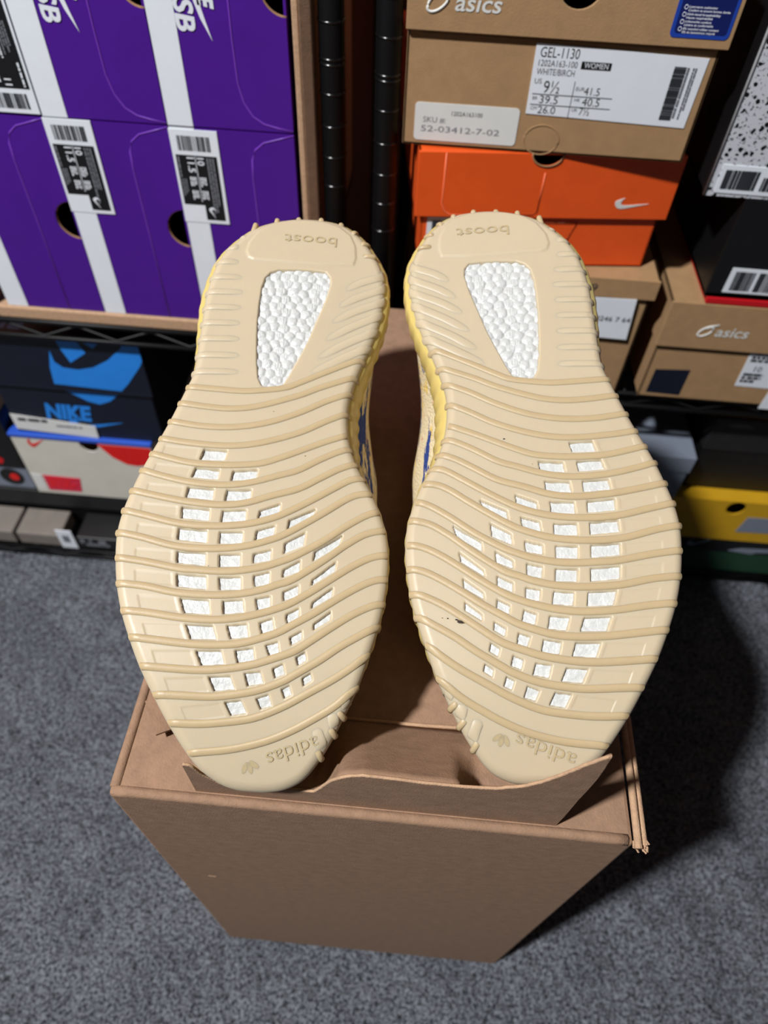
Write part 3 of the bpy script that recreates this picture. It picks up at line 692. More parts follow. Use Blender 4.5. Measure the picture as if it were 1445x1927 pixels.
# orange box under it, turned a little
ro, bo, lo, yo = lidded_box('shoe_box', 'orange shoe box with small white tick on its lid', -.0235, .1690, .4490, .4935, .5445, .5550, 'orange_card', over=.0055, lid_front=.004, rot=math.radians(6.5), notch=(.0680, .0120, .0095))
swoosh(.1280, .5020, .0270, yo, 'white_matte', lo, math.radians(-8), .62)
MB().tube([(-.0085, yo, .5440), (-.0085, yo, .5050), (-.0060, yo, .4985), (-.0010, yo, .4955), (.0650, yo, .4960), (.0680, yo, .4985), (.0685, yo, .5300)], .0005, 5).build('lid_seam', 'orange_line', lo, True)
half = [(.0680 + .0120 * math.cos(a), .5446 + .0095 * math.sin(a)) for a in np.linspace(math.pi, 2 * math.pi, 15)]
MB().tube([(p[0], yo - .0004, p[1]) for p in half], .0007, 5).build('notch_rim', 'kraft_inside', lo, True)
ol = sheet('barcode_label', rect(-.0185, .0350, .4560, .4915), .5550, 'white_paper', ro, .0006)
bars(-.0145, -.007, .4600, .4890, .5543, ol, 'dark_ink', True, n=26, seed=9)
MB().tube([(.074, .5548, .4880), (.104, .5548, .4880), (.098, .5548, .470)], .0006, 5).build('printed_frame', 'orange_line', ro, True)

# kraft box under the orange one
rm, bm_, lm, ym = lidded_box('shoe_box', 'dim kraft shoe box with blank white sticker under the orange box', .0500, .1970, .3200, .4300, .4480, .5500, 'box_kraft', over=.0035)
ms = sheet('white_sticker', [(.1350, .3890), (.1880, .3880), (.1852, .4300), (.1350, .4290)], .5458, 'white_paper', rm, .0005)
text('10246 7 64', .1525, .4065, .0050, .5450, ms, 'dark_ink', .0330)
text('09', .1370, .4355, .0070, .5457, rm, 'dark_ink', .0120)

# black box with the speckled end panel, and the plain black one under it
rs, bs2, ls_, ys = lidded_box('shoe_box', 'black shoe box with white and black speckled front panel', .2065, .3900, .5230, .5231, .7000, .5500, 'black_card', over=.0, lid_front=.0)
spk = MB().poly([(.2072, .5235), (.3895, .5235), (.3895, .6990), (.2072, .6990)], (circle(.262, .5570, .0150),), .5480, .5501).build('speckled_panel', 'speckle_card', rs)
bl = MB().poly([(.2135, .5265), (.2700, .5262), (.2700, .5415), (.2560, .5418), (.2460, .5470), (.2130, .5475)], (), .5473, .5480).build('barcode_label', 'white_paper', spk)
bars(.2165, .2420, .5300, .5440, .5471, spk, 'dark_ink', n=30, seed=21)
bars(.2455, .2530, .5300, .5400, .5471, spk, 'dark_ink', n=8, seed=22)
MB().tube([(.2072, .5476, .5240), (.2072, .5476, .6980)], .0010, 6).build('worn_edge', 'worn_white', rs, True)

rb, bb, lb2, yb = lidded_box('shoe_box', 'plain black shoe box with barcode label on the red box', .2400, .4000, .4372, .4373, .5225, .5480, 'black_card', over=.0, lid_front=.0)
bl2 = sheet('barcode_label', [(.2530, .4425), (.3000, .4425), (.3000, .4650), (.2535, .4655)], .5480, 'white_paper', rb, .0006)
bars(.2575, .2740, .4450, .4625, .5473, bl2, 'dark_ink', n=22, seed=23)
bars(.2770, .2980, .4450, .4625, .5473, bl2, 'dark_ink', n=22, seed=24)

rr_ = empty('shoe_box', (.34, .70, .4300), 'thin red box between the black box and the lower kraft box', 'shoe box')
MB().box(.2430, .4100, .5465, .84, .4312, .4368).build('lid', 'red_card', rr_, False, .0006)
MB().box(.2440, .4090, .5475, .839, .4302, .4312).build('box_body', 'red_card', rr_)

rl, bl_, ll, yll = lidded_box('shoe_box', 'dim kraft shoe box on the rack shelf under the red box', .2190, .4000, .3200, .3840, .4302, .5500, 'box_kraft', over=.0030)
text('asics', .2630, .3990, .0100, yll - .0004, ll, 'white_matte', .0290, 0, .15, .012)
spiral_logo(.2545, .4030, .0150, yll, ll)
sl = sheet('size_label', [(.3055, .3420), (.3700, .3410), (.3700, .3845), (.3040, .3842)], .5500, 'white_paper', rl, .0005)
for k, (s_, z, h_) in enumerate((('GEL-1', .3795, .0035), ('10', .3605, .0062))):
    text(s_, .3080 if k == 0 else .3150, z, h_, .5492, sl, 'dark_ink')
fine_print(.3075, .3775, .030, .0070, .5493, sl, 'dark_ink', False, 2, 51)
fine_print(.3075, .3580, .018, .0120, .5493, sl, 'dark_ink', False, 3, 52)
sheet('white_tag', [(.3390, .3160), (.3800, .3160), (.3800, .3400), (.3400, .3405)], .5500, 'white_paper', rl, .0006)
sheet('dark_patch', [(.2260, .3260), (.2585, .3250), (.2585, .3560), (.2265, .3540)], .5500, 'navy_card', rl, .0004)

# dim boxes on the lowest shelf of the right-hand rack
rg = empty('storage_box', (.22, .70, .178), 'plain blue-grey box in the shade under the rack shelf', 'box')
MB().box(.1000, .3120, .5600, .8600, .1620, .2290).build('box_body', 'grey_card', rg, False, .001)
MB().box(.0985, .3135, .5585, .8615, .2060, .2305).build('lid', 'grey_card', rg, False, .001)
ry = empty('shoe_box', (.36, .72, .094), 'dark yellow shoe box with half-round finger hole in the shade', 'shoe box')
MB().poly(rect(.2000, .4700, .0880, .1600), ([(p[0], p[1]) for p in circle(.3900, .1480, .0110)],), .5640, .5660).build('front_panel', 'yellow_card', ry)
b = MB(); b.box(.2000, .4700, .8600, .8620, .0880, .1600); b.box(.2000, .2020, .566, .86, .0880, .1600); b.box(.468, .4700, .566, .86, .0880, .1600); b.box(.2000, .4700, .566, .86, .0880, .0900); b.box(.2000, .4700, .566, .86, .1590, .1605)
b.build('box_body', 'yellow_card', ry)
sheet('size_label', [(.4060, .1060), (.4600, .1080), (.4600, .1350), (.4100, .1340)], .5640, 'grey_card', ry, .0006)
rgr = empty('shoe_box', (.38, .72, .0600), 'dark green shoe box with grey tick under the yellow box', 'shoe box')
MB().box(.2000, .4900, .5680, .8600, .0180, .0868).build('box_body', 'green_card', rgr, False, .001)
MB().box(.1985, .4915, .5665, .8615, .0600, .0876).build('lid', 'black_card', rgr, False, .001)
swoosh(.3620, .0650, .0300, .5665, 'grey_card', rgr, .3, .7)
sheet('printed_mark', [(.4150, .0640), (.4300, .0700), (.4700, .0720), (.4720, .0660), (.4500, .0640), (.4450, .0600)], .5665, 'grey_card', rgr, .0005)
rn = empty('shoe_box', (.37, .72, .2310), 'black shoe box on the dark yellow box beside the grey box', 'shoe box')
MB().box(.3260, .4900, .5820, .8600, .1606, .2700).build('box_body', 'black_card', rn, False, .001)
MB().box(.3245, .4915, .5800, .8615, .2250, .2720).build('lid', 'soft_black', rn, False, .001)

# ------------------------------------------------------------------ boxes on the lowest shelf of the left-hand rack
yb = .5600
rv = empty('shoe_box', (-.36, .70, .1830), 'navy shoe box with big sky blue curved print on the cream box', 'shoe box')
MB().box(-.4560, -.2830, yb, .8600, .1845, .3280).build('box_body', 'navy_card', rv, False, .001)
MB().box(-.4600, -.2790, yb - .004, .8640, .2590, .3300).build('lid', 'navy_card', rv, False, .001)
yv = yb - .004
cres_up = [(-.3743, .3129), (-.3739, .2977), (-.3669, .2906), (-.3517, .2892), (-.3346, .2939), (-.3159, .3054), (-.2980, .3225), (-.2950, .3290), (-.2795, .3290), (-.2795, .3080), (-.2831, .3010),
           (-.3019, .2753), (-.3120, .2640), (-.3842, .2672), (-.3815, .2892)]
sheet('curved_print', cres_up[::-1], yv, 'sky_print', rv, .0004)
sheet('curved_print', [(-.3842, .2600), (-.3724, .2515), (-.3565, .2411), (-.3442, .2380), (-.3311, .2438), (-.3180, .2560), (-.3140, .2600)], yb, 'sky_print', rv, .0004)
sheet('curved_print', [(-.3640, .3290), (-.3640, .3323 - .004), (-.3618, .3160), (-.3566, .2985), (-.3368, .3128), (-.3420, .3270), (-.3351, .3260), (-.3273, .3194), (-.3180, .3290)], yv, 'sky_print', rv, .0004)
MB().box(-.4600, -.2790, yv - .0004, yv, .2590, .2606).build('lid_edge', 'navy_card', rv)
text('NIKE', -.4130, .2110, .0215, yb - .0004, rv, 'sky_print', .0560, 0, .25, .05)
swoosh(-.3900, .1930, .0640, yb, 'sky_print', rv, 0, .55)
wl = sheet('paper_label', [(-.4545, .1900), (-.3600, .1845), (-.3590, .2035), (-.4550, .2130)], yb - .0012, 'white_matte', rv, .0006)
fine_print(-.4480, .2080, .0340, .0070, yb - .0019, wl, 'dark_ink', False, 1, 61)
fine_print(-.4050, .2010, .0300, .0040, yb - .0019, wl, 'grey_ink', False, 1, 62)

rc = empty('shoe_box', (-.38, .70, .0770), 'cream shoe box with red print, blue lid rim and pink label', 'shoe box')
notch = [(-.3745 + .0118 * math.cos(q), .1790 + .0170 * math.sin(q)) for q in np.linspace(0, -math.pi, 17)]
MB().poly([(-.4670, .0780), (-.3000, .0780), (-.3000, .1790)] + notch + [(-.4670, .1790)], (), yb - .004, yb - .002).build('front_panel', 'cream_card', rc)
b = MB(); b.box(-.4670, -.4650, yb - .002, .8560, .0780, .1780); b.box(-.3020, -.3000, yb - .002, .8560, .0780, .1780)
b.box(-.4670, -.3000, .8540, .8560, .0780, .1780); b.box(-.4670, -.3000, yb - .002, .8560, .0780, .0800)
b.build('box_body', 'cream_card', rc)
MB().box(-.4640, -.3030, yb + .010, yb + .012, .0805, .1775).build('inner_liner', 'kraft_inside', rc)
MB().box(-.4685, -.2985, yb - .0055, .8580, .1790, .1840).build('lid', 'royal_print', rc, False, .0008)
sheet('red_print', [(-.3640, .1762), (-.3506, .1560), (-.3362, .1455), (-.3235, .1440), (-.3010, .1500), (-.3010, .1762)], yb - .004, 'red_print', rc, .0005)
swoosh(-.4480, .1600, .0220, yb - .004, 'red_print', rc, .1, 1.3)
pk = sheet('pink_label', [(-.4510, .0840), (-.4090, .0850), (-.4040, .1110), (-.4510, .1120)], yb - .004, 'pink_print', rc, .0005)
fine_print(-.4460, .1085, .0360, .0200, yb - .0046, pk, 'red_print', False, 4, 63)
sheet('pale_tab', [(-.4650, .0840), (-.4530, .0840), (-.4530, .1120), (-.4660, .1130)], yb - .004, 'white_matte', rc, .0004)

rd = empty('shoe_box', (-.53, .70, .0770), 'grey shoe box with round black and red emblem beside the cream box', 'shoe box')
MB().box(-.6000, -.4720, yb, .8560, .0780, .1200).build('box_body', 'grey_card', rd, False, .001)
MB().box(-.6020, -.4705, yb - .0030, .8580, .1200, .2100).build('lid', 'black_card', rd, False, .001)
sheet('round_emblem', circle(-.4960, .0990, .0150), yb, 'black_ink', rd, .0004)
sheet('emblem_centre', circle(-.4925, .0990, .0060), yb - .0006, 'red_print', rd, .0004)
sheet('red_mark', [(-.5100, .1290), (-.4960, .1260), (-.4920, .1340), (-.5000, .1420), (-.5100, .1420)], yb - .003, 'red_card', rd, .0004)

rq = empty('shoe_box', (-.41, .70, .0170), 'long black shoe box supporting the cream and grey boxes', 'shoe box')
MB().box(-.6000, -.2950, yb, .8560, .0190, .0500).build('box_body', 'black_card', rq, False, .001)
MB().box(-.6015, -.2935, yb - .0025, .8575, .0480, .0768).build('lid', 'soft_black', rq, False, .001)

rt = empty('flat_case', (-.50, .53, .018), 'flat taupe case on the lowest wire shelf', 'case')
MB().box(-.6000, -.4990, .5145, .5560, .0190, .0420).build('case_half', 'taupe_card', rt, False, .002)
MB().box(-.4950, -.4370, .5145, .5560, .0190, .0420).build('case_half', 'taupe_card', rt, False, .002)
rw = empty('tag_card', (-.428, .515, .02), 'small white tag card with grey square on the lowest shelf', 'tag')
MB().poly([(-.4180, .0190), (-.4390, .0190), (-.4390, .0560), (-.4180, .0560)][::-1], (), .5130, .5143).build('card', 'white_paper', rw, False, .0006)
sheet('grey_square', rect(-.4330, -.4240, .0320, .0460), .5130, 'grey_ink', rw, .0003)
rx = empty('tool_case', (-.38, .53, .018), 'black tool case with small pale marks beside the white tag', 'case')
MB().box(-.4170, -.3000, .5145, .5560, .0190, .0380).build('case_base', 'soft_black', rx, False, .002)
MB().box(-.4160, -.3010, .5140, .5560, .0380, .0430).build('case_lid', 'black_card', rx, False, .002)
mb = MB()
for k, (x, z, w_, h_) in enumerate(((-.4120, .0400, .006, .008), (-.4000, .0400, .004, .005), (-.3880, .0380, .010, .009), (-.4050, .0300, .030, .003))):
    mb.box(x, x + w_, .5138, .5150, z - h_, z)
mb.build('pale_marks', 'grey_ink', rx)
# ------------------------------------------------------------------ sneakers, lying sole up
TOP = .4308      # height of the carton top
def catmull(P, n, closed=False):
    P = np.asarray(P, float); m = len(P); out = []
    segs = m if closed else m - 1
    for i in range(segs):
        if closed: a, b, c, d = P[(i - 1) % m], P[i], P[(i + 1) % m], P[(i + 2) % m]
        else: a, b, c, d = P[max(i - 1, 0)], P[i], P[i + 1], P[min(i + 2, m - 1)]
        for t in np.linspace(0, 1, n, endpoint=False):
            out.append(.5 * ((2 * b) + (c - a) * t + (2 * a - 5 * b + 4 * c - d) * t * t + (3 * b - a - 3 * c + d) * t ** 3))
    if not closed: out.append(P[-1])
    return np.array(out)
def resample(P, n, closed=False):
    Q = np.vstack([P, P[:1]]) if closed else P
    d = np.r_[0, np.cumsum(np.linalg.norm(np.diff(Q, axis=0), axis=1))]
    t = np.linspace(0, d[-1], n, endpoint=not closed)
    return np.stack([np.interp(t, d, Q[:, k]) for k in range(Q.shape[1])], 1)

OUT = resample(catmull(OUTLINE, 6, True), 260, True)
if np.sum(OUT[:, 0] * np.roll(OUT[:, 1], -1) - np.roll(OUT[:, 0], -1) * OUT[:, 1]) < 0: OUT = OUT[::-1].copy()

def sdist(P, poly):
    """signed distance (inside positive) of points P to a closed polygon"""
    A = np.asarray(poly, float); B = np.roll(A, -1, 0)
    best = np.full(len(P), 1e9); ins = np.zeros(len(P), bool)
    for a, b in zip(A, B):
        ab = b - a; L2 = max(ab @ ab, 1e-12)
        t = np.clip(((P - a) @ ab) / L2, 0, 1)
        d = np.hypot(P[:, 0] - a[0] - t * ab[0], P[:, 1] - a[1] - t * ab[1])
        best = np.minimum(best, d)
        cond = (a[1] > P[:, 1]) != (b[1] > P[:, 1])
        if abs(b[1] - a[1]) > 1e-12:
            ins ^= cond & (P[:, 0] < (b[0] - a[0]) * (P[:, 1] - a[1]) / (b[1] - a[1]) + a[0])
    return np.where(ins, best, -best)

def sstep(x, a, b):
    t = np.clip((x - a) / (b - a), 0, 1); return t * t * (3 - 2 * t)
def spring(v):
    v = np.asarray(v, float)
    return -18.0 * (np.maximum(75 - v, 0) / 75) ** 2 - .0035 * np.maximum(v - 282, 0) ** 2
ROLL = 4.5
def roll(d):
    e = np.clip(ROLL - d, 0, ROLL)
    return -(ROLL - np.sqrt(np.maximum(ROLL ** 2 - e ** 2, 0)))
def base_w(P):
    return spring(P[:, 1]) + roll(sdist(P, OUT))

def edge_u(v, side):
    A = OUT; B = np.roll(OUT, -1, 0)
    c = (A[:, 1] > v) != (B[:, 1] > v)
    x = A[c, 0] + (v - A[c, 1]) / (B[c, 1] - A[c, 1]) * (B[c, 0] - A[c, 0])
    return x.max() if side else x.min()

def quad_panels():
    """shallow panels beside the window columns"""
    res = []
    # lateral neighbours of the first column, medial neighbours of the last column of each row
    firsts = WIN[:12]
    for q in firsts:
        q = np.array(q); dt = q[0] - q[1]; db = q[3] - q[2]
        dt = dt / np.linalg.norm(dt); db = db / np.linalg.norm(db)
        res.append([q[0] + dt * 19, q[0] + dt * 2.2, q[3] + db * 2.2, q[3] + db * 19])
    return res
PANELS = quad_panels()

def build_shoe(name, label, origin, t, l, n, mirror, scuffs):
    sgn = -1.0 if mirror else 1.0
    fr = Matrix(((t[0], l[0], n[0], origin[0]), (t[1], l[1], n[1], origin[1]), (t[2], l[2], n[2], origin[2]), (0, 0, 0, 1)))
    # Empty on the carton under the shoe, its axes along the sole
    base = Vector((origin[0] + l[0] * .15, origin[1] + l[1] * .15, TOP))
    fe = fr.copy(); fe.translation = base
    root = bpy.data.objects.new(name, None); COL.objects.link(root); root.empty_display_size = .02
    root.matrix_world = fe
    tag(root, label, 'shoe', 'pair of upturned sneakers'); LOCAL.add(root.name)
    T = fe.inverted() @ fr           # sole frame -> root frame
    off = T.translation
    def put(P3):                     # (u, v, w) in mm -> root-local metres
        P3 = np.asarray(P3, float)
        return np.stack([P3[:, 0] * sgn / 1000 + off.x, P3[:, 1] / 1000 + off.y, P3[:, 2] / 1000 + off.z], 1)
    def add(nm, P3, faces, m, parent, smooth=True):
        if mirror: faces = [tuple(f)[::-1] for f in faces]
        return mesh_obj(nm, put(P3), faces, m, parent, smooth)
    FR = np.array(fr)[:3, :3]; OR = np.array(origin)
    def world(P3): return OR[:, None] + (FR @ (np.asarray(P3, float) * [sgn, 1, 1] / 1000).T)
    def settle(vs):                  # keep above the carton lid, higher over its sloping flap
        W = world(vs); zmin = TOP - .0004 + .0158 * (1 - sstep(W[1], .150, .164))
        low = W[2] < zmin
        vs[low, 2] += (zmin - W[2])[low] * 1000 / n[2]

    # ---- outsole: height field between the two edges
    vmin, vmax = OUT[:, 1].min() + .02, OUT[:, 1].max() - .02
    a = np.linspace(0, 1, 560); vv = vmin + (vmax - vmin) * (a * .86 + .14 * (1 - np.cos(math.pi * a)) / 2)
    ncol = 250
    lo, hi = [], []
    A = OUT; B = np.roll(OUT, -1, 0)
    for v in vv:
        c = (A[:, 1] > v) != (B[:, 1] > v)
        x = A[c, 0] + (v - A[c, 1]) / (B[c, 1] - A[c, 1]) * (B[c, 0] - A[c, 0])
        lo.append(x.min()); hi.append(x.max())
    lo, hi = np.array(lo), np.array(hi)
    s = np.linspace(-1, 1, ncol); s = np.sign(s) * (1 - (1 - np.abs(s)) ** 1.15)
    U = (lo + hi)[:, None] / 2 + (hi - lo)[:, None] / 2 * s[None, :]
    V = np.repeat(vv[:, None], ncol, 1)
    P = np.stack([U.ravel(), V.ravel()], 1)
    Wz = base_w(P)
    def pit(poly, depth, soft, grow=0.0):
        q = np.array(poly); m = (P[:, 0] > q[:, 0].min() - 2) & (P[:, 0] < q[:, 0].max() + 2) & (P[:, 1] > q[:, 1].min() - 2) & (P[:, 1] < q[:, 1].max() + 2)
        i = np.where(m)[0]
        if len(i): Wz[i] -= depth * sstep(sdist(P[i], q) + grow, -soft, soft)
    for q in WIN: pit(q, 2.4, .35)
    for q in PANELS: pit(q, .22, .35)
    pit(HEELWIN, 2.6, .7)
    pit(PAD, -.7, .9)
    idx = np.arange(len(P)).reshape(len(vv), ncol)
    quads = np.stack([idx[:-1, :-1], idx[:-1, 1:], idx[1:, 1:], idx[1:, :-1]], -1).reshape(-1, 4)
    if mirror: quads = quads[:, ::-1]
    co = put(np.stack([P[:, 0], P[:, 1], Wz], 1))
    me = bpy.data.meshes.new('outsole')
    me.vertices.add(len(co)); me.vertices.foreach_set('co', co.ravel())
    me.loops.add(quads.size); me.loops.foreach_set('vertex_index', np.ascontiguousarray(quads).ravel())
    me.polygons.add(len(quads)); me.polygons.foreach_set('loop_start', np.arange(0, quads.size, 4))
    me.polygons.foreach_set('use_smooth', np.ones(len(quads), bool))
    me.update(calc_edges=True); me.materials.append(MATS['gum_rubber'])
    sole = bpy.data.objects.new('outsole', me); COL.objects.link(sole); sole.parent = root
    tag(sole, 'translucent cream gum rubber outsole')

    # ---- ribs
    def rib(path, half, high, nm='tread_rib', fade=(0.0, 0.0), m='gum_rib', wrap=(True, True)):
        Q = resample(catmull(path, 8), max(8, int(np.linalg.norm(np.diff(np.array(path), axis=0), axis=1).sum() / 2.2)))
        keep = sdist(Q, OUT) > .02
        if keep.sum() > 3: Q = Q[keep]
        w0 = base_w(Q)
        e = .4
        gu = (base_w(Q + [e, 0]) - base_w(Q - [e, 0])) / (2 * e); gv = (base_w(Q + [0, e]) - base_w(Q - [0, e])) / (2 * e)
        gu = np.clip(gu, -2.5, 2.5); gv = np.clip(gv, -2.5, 2.5)
        nn = np.stack([-gu, -gv, np.ones(len(Q))], 1); nn /= np.linalg.norm(nn, axis=1)[:, None]
        P3 = np.stack([Q[:, 0], Q[:, 1], w0], 1)
        ends = []
        for k, on in ((0, wrap[0]), (-1, wrap[1])):
            if on:
                o3 = nn[k] * [1, 1, 0]; ln = np.linalg.norm(o3)
                c = o3 / ln if ln > .2 else np.array([0, 0, 0.])
                ends.append((k, P3[k] + c * .5 + [0, 0, -4.0], c if ln > .2 else nn[k]))
        for k, p, nv in ends:
            if k == 0: P3 = np.vstack([p, P3]); nn = np.vstack([nv, nn])
            else: P3 = np.vstack([P3, p]); nn = np.vstack([nn, nv])
        m_ = len(P3); tt = np.gradient(P3, axis=0); tt /= np.linalg.norm(tt, axis=1)[:, None]
        side = np.cross(tt, nn); side /= np.maximum(np.linalg.norm(side, axis=1), 1e-6)[:, None]
        x = np.linspace(0, 1, m_)
        sc = np.ones(m_)
        if fade[0]: sc *= sstep(x, 0, fade[0])
        if fade[1]: sc *= sstep(1 - x, 0, fade[1])
        arcs = np.r_[0, np.cumsum(np.linalg.norm(np.diff(P3, axis=0), axis=1))]
        if wrap[0]: sc = sc * (1 + .6 * np.exp(-((arcs - 3.5) / 2.6) ** 2))          # rounded nub where the rib meets the edge
        if wrap[1]: sc = sc * (1 + .6 * np.exp(-((arcs[-1] - arcs - 3.5) / 2.6) ** 2))
        K = 9; vs = []
        for i in range(m_):
            for k in range(K):
                an = math.pi * k / (K - 1)
                cs = math.cos(an); sn = math.sin(an)
                prof = sn ** .6
                vs.append(P3[i] + side[i] * half * cs + nn[i] * (high * sc[i] * prof - .35 * (1 - sn) - .25 * (1 - sc[i])))
        fs = []
        for i in range(m_ - 1):
            for k in range(K - 1):
                fs.append((i * K + k, i * K + k + 1, (i + 1) * K + k + 1, (i + 1) * K + k))
        fs.append(tuple(range(K))[::-1]); fs.append(tuple((m_ - 1) * K + k for k in range(K)))
        return add(nm, vs, fs, m, sole)
    for k, p in enumerate(RIBS):
        arch = k < 6
        p = [tuple(q) for q in p]
        if edge_u(p[0][1], 0) < p[0][0] - .3: p = [(edge_u(p[0][1], 0) + .1, p[0][1])] + p
        if edge_u(p[-1][1], 1) > p[-1][0] + .3: p = p + [(edge_u(p[-1][1] + .6, 1) - .1, p[-1][1] + .6)]
        rib(p, 1.85 if not arch else 1.8, .75 if not arch else .65)
    for p in LAT:
        p = [(edge_u(p[0][1], 0) + .2, p[0][1])] + [tuple(q) for q in p[1:]]
        rib(p, 1.9, .6, fade=(0, .5), m='gum_rubber', wrap=(True, False))
    for p in MED:
        p = [(edge_u(p[0][1] + 3, 1) - .2, p[0][1] + 3)] + [tuple(q) for q in p]
        rib(p, 2.6, .55, fade=(0, .6), m='gum_rubber', wrap=(True, False))
    for k, p in enumerate(STUDS):
        if k < 8: rib(p, 1.5, 1.1, 'tread_stud', fade=(0, .35), wrap=(True, False))
        else: rib(p, 2.7, .45, 'tread_stud', fade=(.35, .3), m='gum_rubber', wrap=(False, False))
    for p in EDGE:
        c = OUT[np.argmin(np.hypot(OUT[:, 0] - p[0], OUT[:, 1] - p[1]))]
        q = np.array(p); ctr = np.array([8., 60.]); d = (ctr - c) / np.linalg.norm(ctr - c)
        rib([tuple(c - d * .6), tuple(c + d * 2), tuple(c + d * 4.5)], 1.5, .9, 'tread_stud', fade=(0, .5), wrap=(True, False))

    # ---- white foam showing through the windows
    for q in WIN:
        q = np.array(q); g = 5
        vs = []
        for i in range(g):
            for j in range(g):
                a_, b_ = i / (g - 1), j / (g - 1)
                p = (q[0] * (1 - a_) + q[1] * a_) * (1 - b_) + (q[3] * (1 - a_) + q[2] * a_) * b_
                vs.append([p[0], p[1], 0])
        vs = np.array(vs); vs[:, 2] = spring(vs[:, 1]) + roll(sdist(vs[:, :2], OUT)) - 2.05 + RNG.random(len(vs)) * .55
        fs = [(i * g + j, i * g + j + 1, (i + 1) * g + j + 1, (i + 1) * g + j) for i in range(g - 1) for j in range(g - 1)]
        add('foam_window', vs, fs, 'boost_white', root)
    hw = np.array(HEELWIN); x0, y0 = hw.min(0); x1, y1 = hw.max(0)
    gx = np.arange(x0 - .6, x1 + .6, .45); gy = np.arange(y0 - .6, y1 + .6, .45)
    GX, GY = np.meshgrid(gx, gy); G = np.stack([GX.ravel(), GY.ravel()], 1)
    rl_ = np.random.default_rng(11)
    cells = []
    for i, yy in enumerate(np.arange(y0 - 4, y1 + 4, 4.6)):
        for xx in np.arange(x0 - 4, x1 + 4, 5.4): cells.append((xx + (i % 2) * 2.7 + rl_.uniform(-1.4, 1.4), yy + rl_.uniform(-1.2, 1.2)))
    cells = np.array(cells)
    D = np.sort(np.hypot(G[:, None, 0] - cells[None, :, 0], G[:, None, 1] - cells[None, :, 1]), axis=1)[:, :2]
    f = np.clip((D[:, 1] - D[:, 0]) / 4.2, 0, 1)
    H = .55 * np.sqrt(1 - (1 - f) ** 2) + 1.15 * np.maximum(0, 1 - (D[:, 0] / 3.6) ** 2) ** .7
    # moulded bar marks on some pellets
    for c in cells[::3]:
        dx, dy = G[:, 0] - c[0], G[:, 1] - c[1]
        mk = (np.abs(dx) < 1.7) & (np.abs(dy) < 1.5)
        H[mk] = H[mk] * .7 + .35 * (np.sin(dx[mk] * 5.2) > 0)
    inside = sdist(G, hw) > -.5
    Wg = spring(G[:, 1]) - 2.5 + H
    ids = -np.ones(len(G), int); ids[inside] = np.arange(inside.sum())
    I = ids.reshape(GX.shape)
    fs = []
    for i in range(I.shape[0] - 1):
        for j in range(I.shape[1] - 1):
            qd = (I[i, j], I[i, j + 1], I[i + 1, j + 1], I[i + 1, j])
            if min(qd) >= 0: fs.append(qd)
    add('heel_foam_window', np.stack([G[inside, 0], G[inside, 1], Wg[inside]], 1), fs, 'boost_white', root)

    # ---- side wall of the midsole
    ring = resample(OUT, 320, True)
    tg = np.roll(ring, -1, 0) - np.roll(ring, 1, 0); tg /= np.linalg.norm(tg, axis=1)[:, None]
    outw = np.stack([tg[:, 1], -tg[:, 0]], 1)
    for _ in range(3): outw = (outw + np.roll(outw, 1, 0) + np.roll(outw, -1, 0)); outw /= np.linalg.norm(outw, axis=1)[:, None]
    med = np.where(ring[:, 0] > 10, np.exp(-((ring[:, 1] - 178) / 36) ** 2), 0)
    latb = np.where(ring[:, 0] < -10, np.exp(-((ring[:, 1] - 225) / 50) ** 2), 0)
    heel = sstep(ring[:, 1], 190, 250)
    toe = 1 - sstep(ring[:, 1], 20, 70)
    arc = np.r_[0, np.cumsum(np.linalg.norm(np.diff(ring, axis=0), axis=1))]
    rip = np.sin(arc / 9.4 * 2 * math.pi)
    vs = []
    LV = [(-1.6, -3.0, 0), (-.1, -4.6, .1), (.3, -7, .35), (.4, -12, .7), (.2, -18, .8), (-.8, -24, .5), (-3.5, -29, .0)]
    for k, (o_, d_, r_) in enumerate(LV):
        f_ = k / (len(LV) - 1)
        oo = o_ + heel * 3.0 * math.sin(math.pi * min(1, f_ * .8 + .1)) + med * 6.5 * sstep(np.array([f_]), 0, .8)[0] + latb * .8 * f_ + rip * r_ * .6 * (1 - toe * .6) - toe * f_ * 2.0
        dd = d_ * (1 - toe * .25)
        p = ring + outw * oo[:, None]
        vs.append(np.stack([p[:, 0], p[:, 1], spring(ring[:, 1]) + dd], 1))
    last = vs[-1]
    M_ = len(ring); vs = np.vstack(vs)
    fs = [(k * M_ + i, (k + 1) * M_ + i, (k + 1) * M_ + (i + 1) % M_, k * M_ + (i + 1) % M_) for k in range(len(LV) - 1) for i in range(M_)]
    settle(vs)
    add('midsole_wall', vs, fs, 'wall_rubber', root)

    # ---- knitted upper, closed round the foot and resting on the carton
    st = np.linspace(4, 303, 60)
    hp = np.interp(st, [0, 6, 15, 30, 60, 100, 150, 200, 250, 290, 307], [1, 12, 26, 38, 50, 64, 88, 112, 128, 128, 110])
    L2 = last.copy(); K = 30; vs = []
    A2 = L2[:, :2]; B2 = np.roll(A2, -1, 0)
